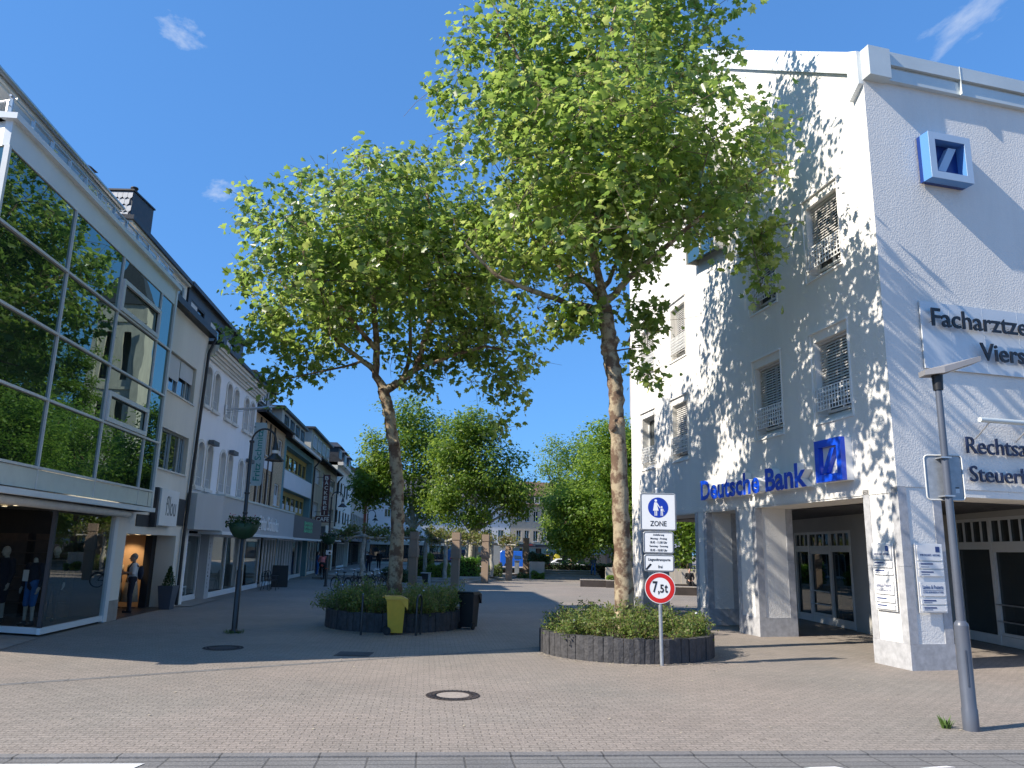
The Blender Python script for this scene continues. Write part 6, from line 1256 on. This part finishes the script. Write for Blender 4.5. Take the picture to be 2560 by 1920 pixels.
def person(label, loc, rz, pose='stand', skin='skin', hair='hair_dark', top='cloth_white', legs='cloth_navy', shoes='cloth_black', s=1.0, name='person', cat='person', vox=.013, group=None, headless=False, long_hair=False, skirt=None, shorts=False, sleeves=.6, bag=None, nolegs=False):
    t = thing(name, label, cat, loc, group); P = POSES[pose]; dz = P.get('dz', 0); ln = P['lean']; M = Matrix.Rotation(rz, 4, 'Z') @ Matrix.Scale(s, 4)
    pel = Vector((0, 0, .95 + dz)); hip = [Vector((x, 0, .93 + dz)) for x in (-.095, .095)]; che = Vector((0, ln, 1.34 + dz)); nk = Vector((0, ln * 1.15, 1.47 + dz)); hd = Vector((0, ln * 1.2 + .035, 1.63 + dz)); sh = [Vector((x, ln, 1.41 + dz)) for x in (-.185, .185)]
    el = [Vector(q) for q in P['el']]; wr = [Vector(q) for q in P['wr']]; kn = [Vector(q) for q in P['kn']]; an = [Vector(q) for q in P['an']]
    b = MB(); caps(b, pel, che, .125, .135); b.ball((0, ln * .5, 1.15 + dz), .15, .105, .22, 12, 8); caps(b, che, nk, .10, .055); caps(b, nk, nk + (hd - nk) * .5, .052, .05)
    if not headless:
        b.ball(hd, .078, .098, .118, 16, 12); b.ball(hd + Vector((0, .03, -.075)), .055, .06, .05, 12, 8); caps(b, hd + Vector((0, .095, .0)), hd + Vector((0, .115, -.03)), .012, .016, 8)
        for x in (-.08, .08): b.ball(hd + Vector((x, -.005, -.01)), .012, .022, .033, 8, 6)
    for i in (0, 1):
        caps(b, sh[i], el[i], .052, .041); caps(b, el[i], wr[i], .040, .027)
        d = (wr[i] - el[i]).normalized(); pal = wr[i] + d * .055; side = d.cross(Vector((0, 1, 0))) if abs(d.y) < .8 else d.cross(Vector((0, 0, 1))); side = side.normalized() * (1 if i else -1); fw2 = side.cross(d).normalized() * (1 if i else -1)
        caps(b, wr[i], pal + d * .03, .026, .034, 8)
        for k, l in enumerate((.062, .072, .068, .052)):
            r = pal + d * .05 + fw2 * (.030 - .020 * k); m_ = r + d * l * .55 - side * .008; caps(b, r, m_, .0095, .009, 6); caps(b, m_, m_ + d * l * .4 - side * .025, .009, .007, 6)
        th = wr[i] + d * .03 + fw2 * .03; caps(b, th, th + d * .035 + fw2 * .022, .012, .010, 6); caps(b, th + d * .035 + fw2 * .022, th + d * .065 + fw2 * .022, .010, .008, 6)
        if not nolegs: caps(b, hip[i], kn[i], .082, .052); caps(b, kn[i] + Vector((0, -.01, -.02)), an[i], .053, .034); caps(b, an[i], an[i] + Vector((0, .13, -.05)), .036, .028, 8)
    fuse(b, 'body', skin, t, vox, M)
    c = MB(); caps(c, pel + Vector((0, 0, .0)), che, .140, .150); c.ball((0, ln * .5, 1.16 + dz), .168, .122, .23, 12, 8); caps(c, sh[0], sh[1], .075, .075); caps(c, che, nk - Vector((0, 0, .05)), .11, .072)
    for i in (0, 1):
        caps(c, sh[i], sh[i].lerp(el[i], min(1, sleeves * 1.6)), .068, .056)
        if sleeves > .7: caps(c, el[i], el[i].lerp(wr[i], .9), .054, .038)
    fuse(c, 'shirt', top, t, vox, M)
    if skirt:
        c = MB(); c.lathe((0, 0, 0), [(.13, 1.0 + dz), (.17, .9 + dz), (.27, .28), (.265, .27), (.12, .9 + dz)], 18); M0 = M; v = [M @ Vector(p) for p in c.v]; q = MB(); q.v = [tuple(Vector(p) + Vector(loc)) for p in v]; q.f = c.f; q.m = c.m; q.s = c.s; q.build('skirt', skirt, t)
    elif not nolegs:
        c = MB(); caps(c, hip[0] + Vector((.04, 0, .06)), hip[1] + Vector((-.04, 0, .06)), .135, .135)
        for i in (0, 1):
            caps(c, hip[i], kn[i], .098, .070)
            if not shorts: caps(c, kn[i] + Vector((0, -.01, -.02)), an[i], .070, .056)
        fuse(c, 'trousers', legs, t, vox, M)
    if not nolegs:
        c = MB()
        for i in (0, 1): caps(c, an[i] + Vector((0, -.03, -.045)), an[i] + Vector((0, .15, -.055)), .046, .038, 10); caps(c, an[i], an[i] + Vector((0, .05, -.03)), .05, .045, 8)
        fuse(c, 'shoes', shoes, t, vox, M)
    if hair and not headless:
        c = MB(); c.ball(hd + Vector((0, -.022, .028)), .090, .100, .105, 14, 10)
        if long_hair: caps(c, hd + Vector((0, -.06, .0)), nk + Vector((0, -.085, -.12)), .085, .075)
        fuse(c, 'hair', hair, t, vox, M)
        f = MB()
        for x in (-.03, .03): f.ball(hd + Vector((x, .088, .012)), .011, .010, .008, 8, 6)
        f.box(WF, -.026, .026, hd.y + .094, hd.y + .099, hd.z - .062, hd.z - .054); q = MB(); q.v = [tuple(M @ Vector(p) + Vector(loc)) for p in f.v]; q.f = f.f; q.m = f.m; q.s = f.s; q.build('facial_features', 'hair_dark', t)
    if bag:
        c = MB(); c.ball((0, ln - .20, 1.18), .15, .09, .22, 12, 8); fuse(c, 'backpack', bag, t, vox, M)
        c = MB()
        for x in (-.11, .11): c.tube([M @ Vector((x, .14, 1.1)) + Vector(loc), M @ Vector((x, .15, 1.32)) + Vector(loc), M @ Vector((x, .03, 1.50)) + Vector(loc), M @ Vector((x, -.13, 1.36)) + Vector(loc)], .022, 6)
        c.build('strap', bag, t)
    return t
person('grey haired man in white shirt with a dark backpack at the shop entrance', (-11.62, 24.6, 0), R_(118), 'hold', hair='hair_grey', top='cloth_white', legs='cloth_navy', vox=.010, bag='cloth_navy', s=1.02)
person('cyclist in a coral top and black trousers seen from behind', (-12.12, 51.58, 0), R_(7), 'ride', top='cloth_coral', legs='cloth_black', long_hair=True)
person('woman with long dark hair in denim jacket and blue jeans at a doorway', (-14.15, 58.6, 0), R_(-60), 'hold', top='cloth_denim', legs='cloth_blue', shoes='cloth_white', long_hair=True, sleeves=1)
person('person in a light top and bright blue trousers near the inn sign', (-13.6, 76, 0), R_(170), 'walk', top='cloth_white', legs='cloth_blue', shoes='cloth_beige', long_hair=True)
person('person dressed all in black beside the blue trousered one', (-12.6, 77, 0), R_(200), 'stand', top='cloth_black', legs='cloth_black', s=1.05, sleeves=1)
person('person in dark clothes standing at the street café tables', (-12.0, 68, 0), R_(20), 'stand', top='cloth_navy', legs='cloth_navy', sleeves=1)
person('person in blue jeans walking down the stairs at the back', (6.8, 62.9, .3), R_(185), 'walk', top='cloth_denim', legs='cloth_blue', sleeves=1, s=.95)
person('person in black sitting on the bench seen through the arcade', (10.75, 46.8, 0), R_(180), 'sit', top='cloth_black', legs='cloth_black', sleeves=1)
gm = 'shop window dummies'
person('shop dummy with a pale head in a dark outfit at the left display window', XF(2.05, -.75, .16), R_(160), 'stand', 'mannequin', None, 'cloth_navy', 'cloth_navy', s=1.04, name='mannequin', cat='mannequin', sleeves=1, group=gm, shorts=True)
tw_ = person('headless shop dummy in a navy jacket and blue shorts with a paper tag', XF(.95, -.55, .16), R_(165), 'stand', 'mannequin', None, 'cloth_navy', 'cloth_blue', s=.98, name='mannequin', cat='mannequin', sleeves=1, headless=True, group=gm, shorts=True)
q = XF(.95, -.38, 1.25); mb = MB(); mb.box(Fr(XF(.95, -.36, 0), -75, -1), -.03, .13, 0, .006, 1.18, 1.44); mb.build('paper_tag', 'paper', tw_)
person('shop dummy with a pale head in a dark coat behind the headless one', XF(1.3, -1.5, .16), R_(190), 'stand', 'mannequin', None, 'cloth_black', 'cloth_black', s=1.05, name='mannequin', cat='mannequin', sleeves=1, group=gm)
person('tan shop dummy in a rust top and long skirt in the white house window', SF(29.6, -1.1, .14), R_(-95), 'stand', 'mannequin_tan', None, 'cloth_rust', s=.95, name='mannequin', cat='mannequin', skirt='cloth_rust', nolegs=True, group=gm, sleeves=1)
person('shop dummy in a rose top and pale trousers under the grey canopy', SF(34.2, -.8, .14), R_(-95), 'stand', 'mannequin', None, 'cloth_rose', 'cloth_beige', s=.95, name='mannequin', cat='mannequin', group=gm)
def dressform(label, c, m1, m2):
    t = thing('dress_form', label, 'mannequin', c, 'dress forms in the lit shop'); x, y, z = c; mb = MB(); mb.lathe((x, y, z), [(.0, 1.50), (.045, 1.49), (.05, 1.42), (.17, 1.36), (.19, 1.22), (.15, 1.0), (.18, .85), (.17, .82)], 18); mb.build('torso', m1, t)
    mb = MB(); mb.lathe((x, y, z), [(.165, .86), (.20, .7), (.26, .2), (.25, .2)], 18); mb.build('skirt', m2, t); mb = MB(); mb.lathe((x, y, z), [(.03, 1.6), (.02, 1.55), (.045, 1.5)], 10); mb.tube([(x, y, z), (x, y, z + .5)], .02, 6); mb.lathe((x, y, z), [(.2, 0), (.2, .02), (0, .03)], 14); mb.build('stand', 'pipe_dark', t)
dressform('dress form in an olive blouse and pale skirt in the lit entrance', SF(26.25, -1.05, .02), 'cloth_olive', 'cloth_beige'); dressform('paler dress form half hidden behind the grey haired man', SF(26.3, -1.55, .02), 'cloth_beige', 'cloth_beige')
mb = MB(); frame_bars(mb, SF, 29.7, 30.25, .14, .55, -.5, -.45, .05); frame_bars(mb, SF, 30.5, 31.0, .3, 2.2, -.75, -.68, .07); tag(mb.build('display_frame', 'white_frame', loc=SF(30, -.5, .2)), 'white display frames standing in the white house shop window', 'display frame')
# ---------------------------------------------------------------- vehicles beyond the square
def vehicle(name, label, cat, loc, L_, W_, prof, glassq, m_, wb, wr, rz=0):
    t = thing(name, label, cat, loc); x0, y0, z0 = loc
    def F(x, y, z): a = math.cos(rz); b = math.sin(rz); return (x0 + x * a - y * b, y0 + x * b + y * a, z0 + z)
    mb = MB(); n = len(prof); secs = []
    for y, sc, ins in ((-W_ / 2, .0, .10), (-W_ / 2 + .05, .0, .02), (-W_ / 2 + .18, 0, 0), (W_ / 2 - .18, 0, 0), (W_ / 2 - .05, 0, .02), (W_ / 2, 0, .10)):
        secs.append([F(x + (.0 if abs(x) < L_ * .4 else -math.copysign(ins * .6, x)), y * (1 if z < 1.0 else 1 - .14 * min(1, (z - 1.0) / .5)), z - (ins * .35 if z > .9 else 0)) for x, z in prof])
    vs = [p for s in secs for p in s]; fs = [(i * n + k, i * n + (k + 1) % n, (i + 1) * n + (k + 1) % n, (i + 1) * n + k) for i in range(len(secs) - 1) for k in range(n)]
    mb.add(vs, fs, 0, False); mb.poly(secs[0]); mb.poly(secs[-1]); mb.build('body', m_, t)
    for q in glassq:
        for sy in (-1, 1):
            mb = MB(); mb.poly([F(x, sy * (W_ / 2 * (1 if z < 1.0 else 1 - .14 * min(1, (z - 1.0) / .5)) + .008), z) for x, z in q]); mb.build('side_window', 'car_glass', t)
    for sx in (-1, 1):
        for sy in (-1, 1):
            mb = MB(); c = (sx * wb / 2, sy * (W_ / 2 - .09)); mb.tube([F(c[0], c[1] - .11, wr), F(c[0], c[1] + .11, wr)], wr, 22); o = mb.build('wheel', 'rubber', t); mb = MB(); mb.tube([F(c[0], c[1] - .115, wr), F(c[0], c[1] + .115, wr)], wr * .6, 14); mb.build('rim', 'chrome', o)
        mb = MB(); 
        for sy in (-1, 1): mb.box(lambda u, d, z: F(u, d, z), sx * L_ / 2 - .04, sx * L_ / 2 + .02, sy * W_ * .38 - .12, sy * W_ * .38 + .12, .62, .82)
        mb.build('headlight' if sx > 0 else 'tail_light', 'lens' if sx > 0 else 'lamp_red', t)
        mb = MB(); mb.box(lambda u, d, z: F(u, d, z), sx * L_ / 2 - .05, sx * L_ / 2 + .04, -W_ / 2 + .06, W_ / 2 - .06, .28, .48); mb.build('bumper', 'car_dark', t)
    return t
vehicle('parked_car', 'white hatchback behind the clipped hedge at the top of the stairs', 'car', (7.0, 93, -.18), 4.2, 1.75, [(-2.1, .3), (2.1, .3), (2.12, .62), (2.0, .82), (1.1, .98), (.45, 1.42), (-.4, 1.5), (-1.35, 1.45), (-1.95, 1.05), (-2.1, .8)], [[(.95, 1.0), (.42, 1.36), (-.2, 1.42), (-.2, .98)], [(-.28, .98), (-.28, 1.42), (-1.2, 1.38), (-1.5, 1.1)]], 'car_white', 2.55, .31)
vehicle('parked_van', 'blue panel van parked behind the two right hand stone pillars', 'van', (1.35, 95, 0), 4.6, 1.9, [(-2.3, .25), (2.3, .25), (2.32, .7), (2.15, 1.0), (1.5, 1.2), (.95, 1.88), (.4, 2.05), (-2.15, 2.07), (-2.3, 1.9)], [[(1.38, 1.2), (.92, 1.75), (.35, 1.8), (.35, 1.15)], [(.2, 1.15), (.2, 1.75), (-.6, 1.75), (-.6, 1.15)]], 'van_blue', 2.9, .33)
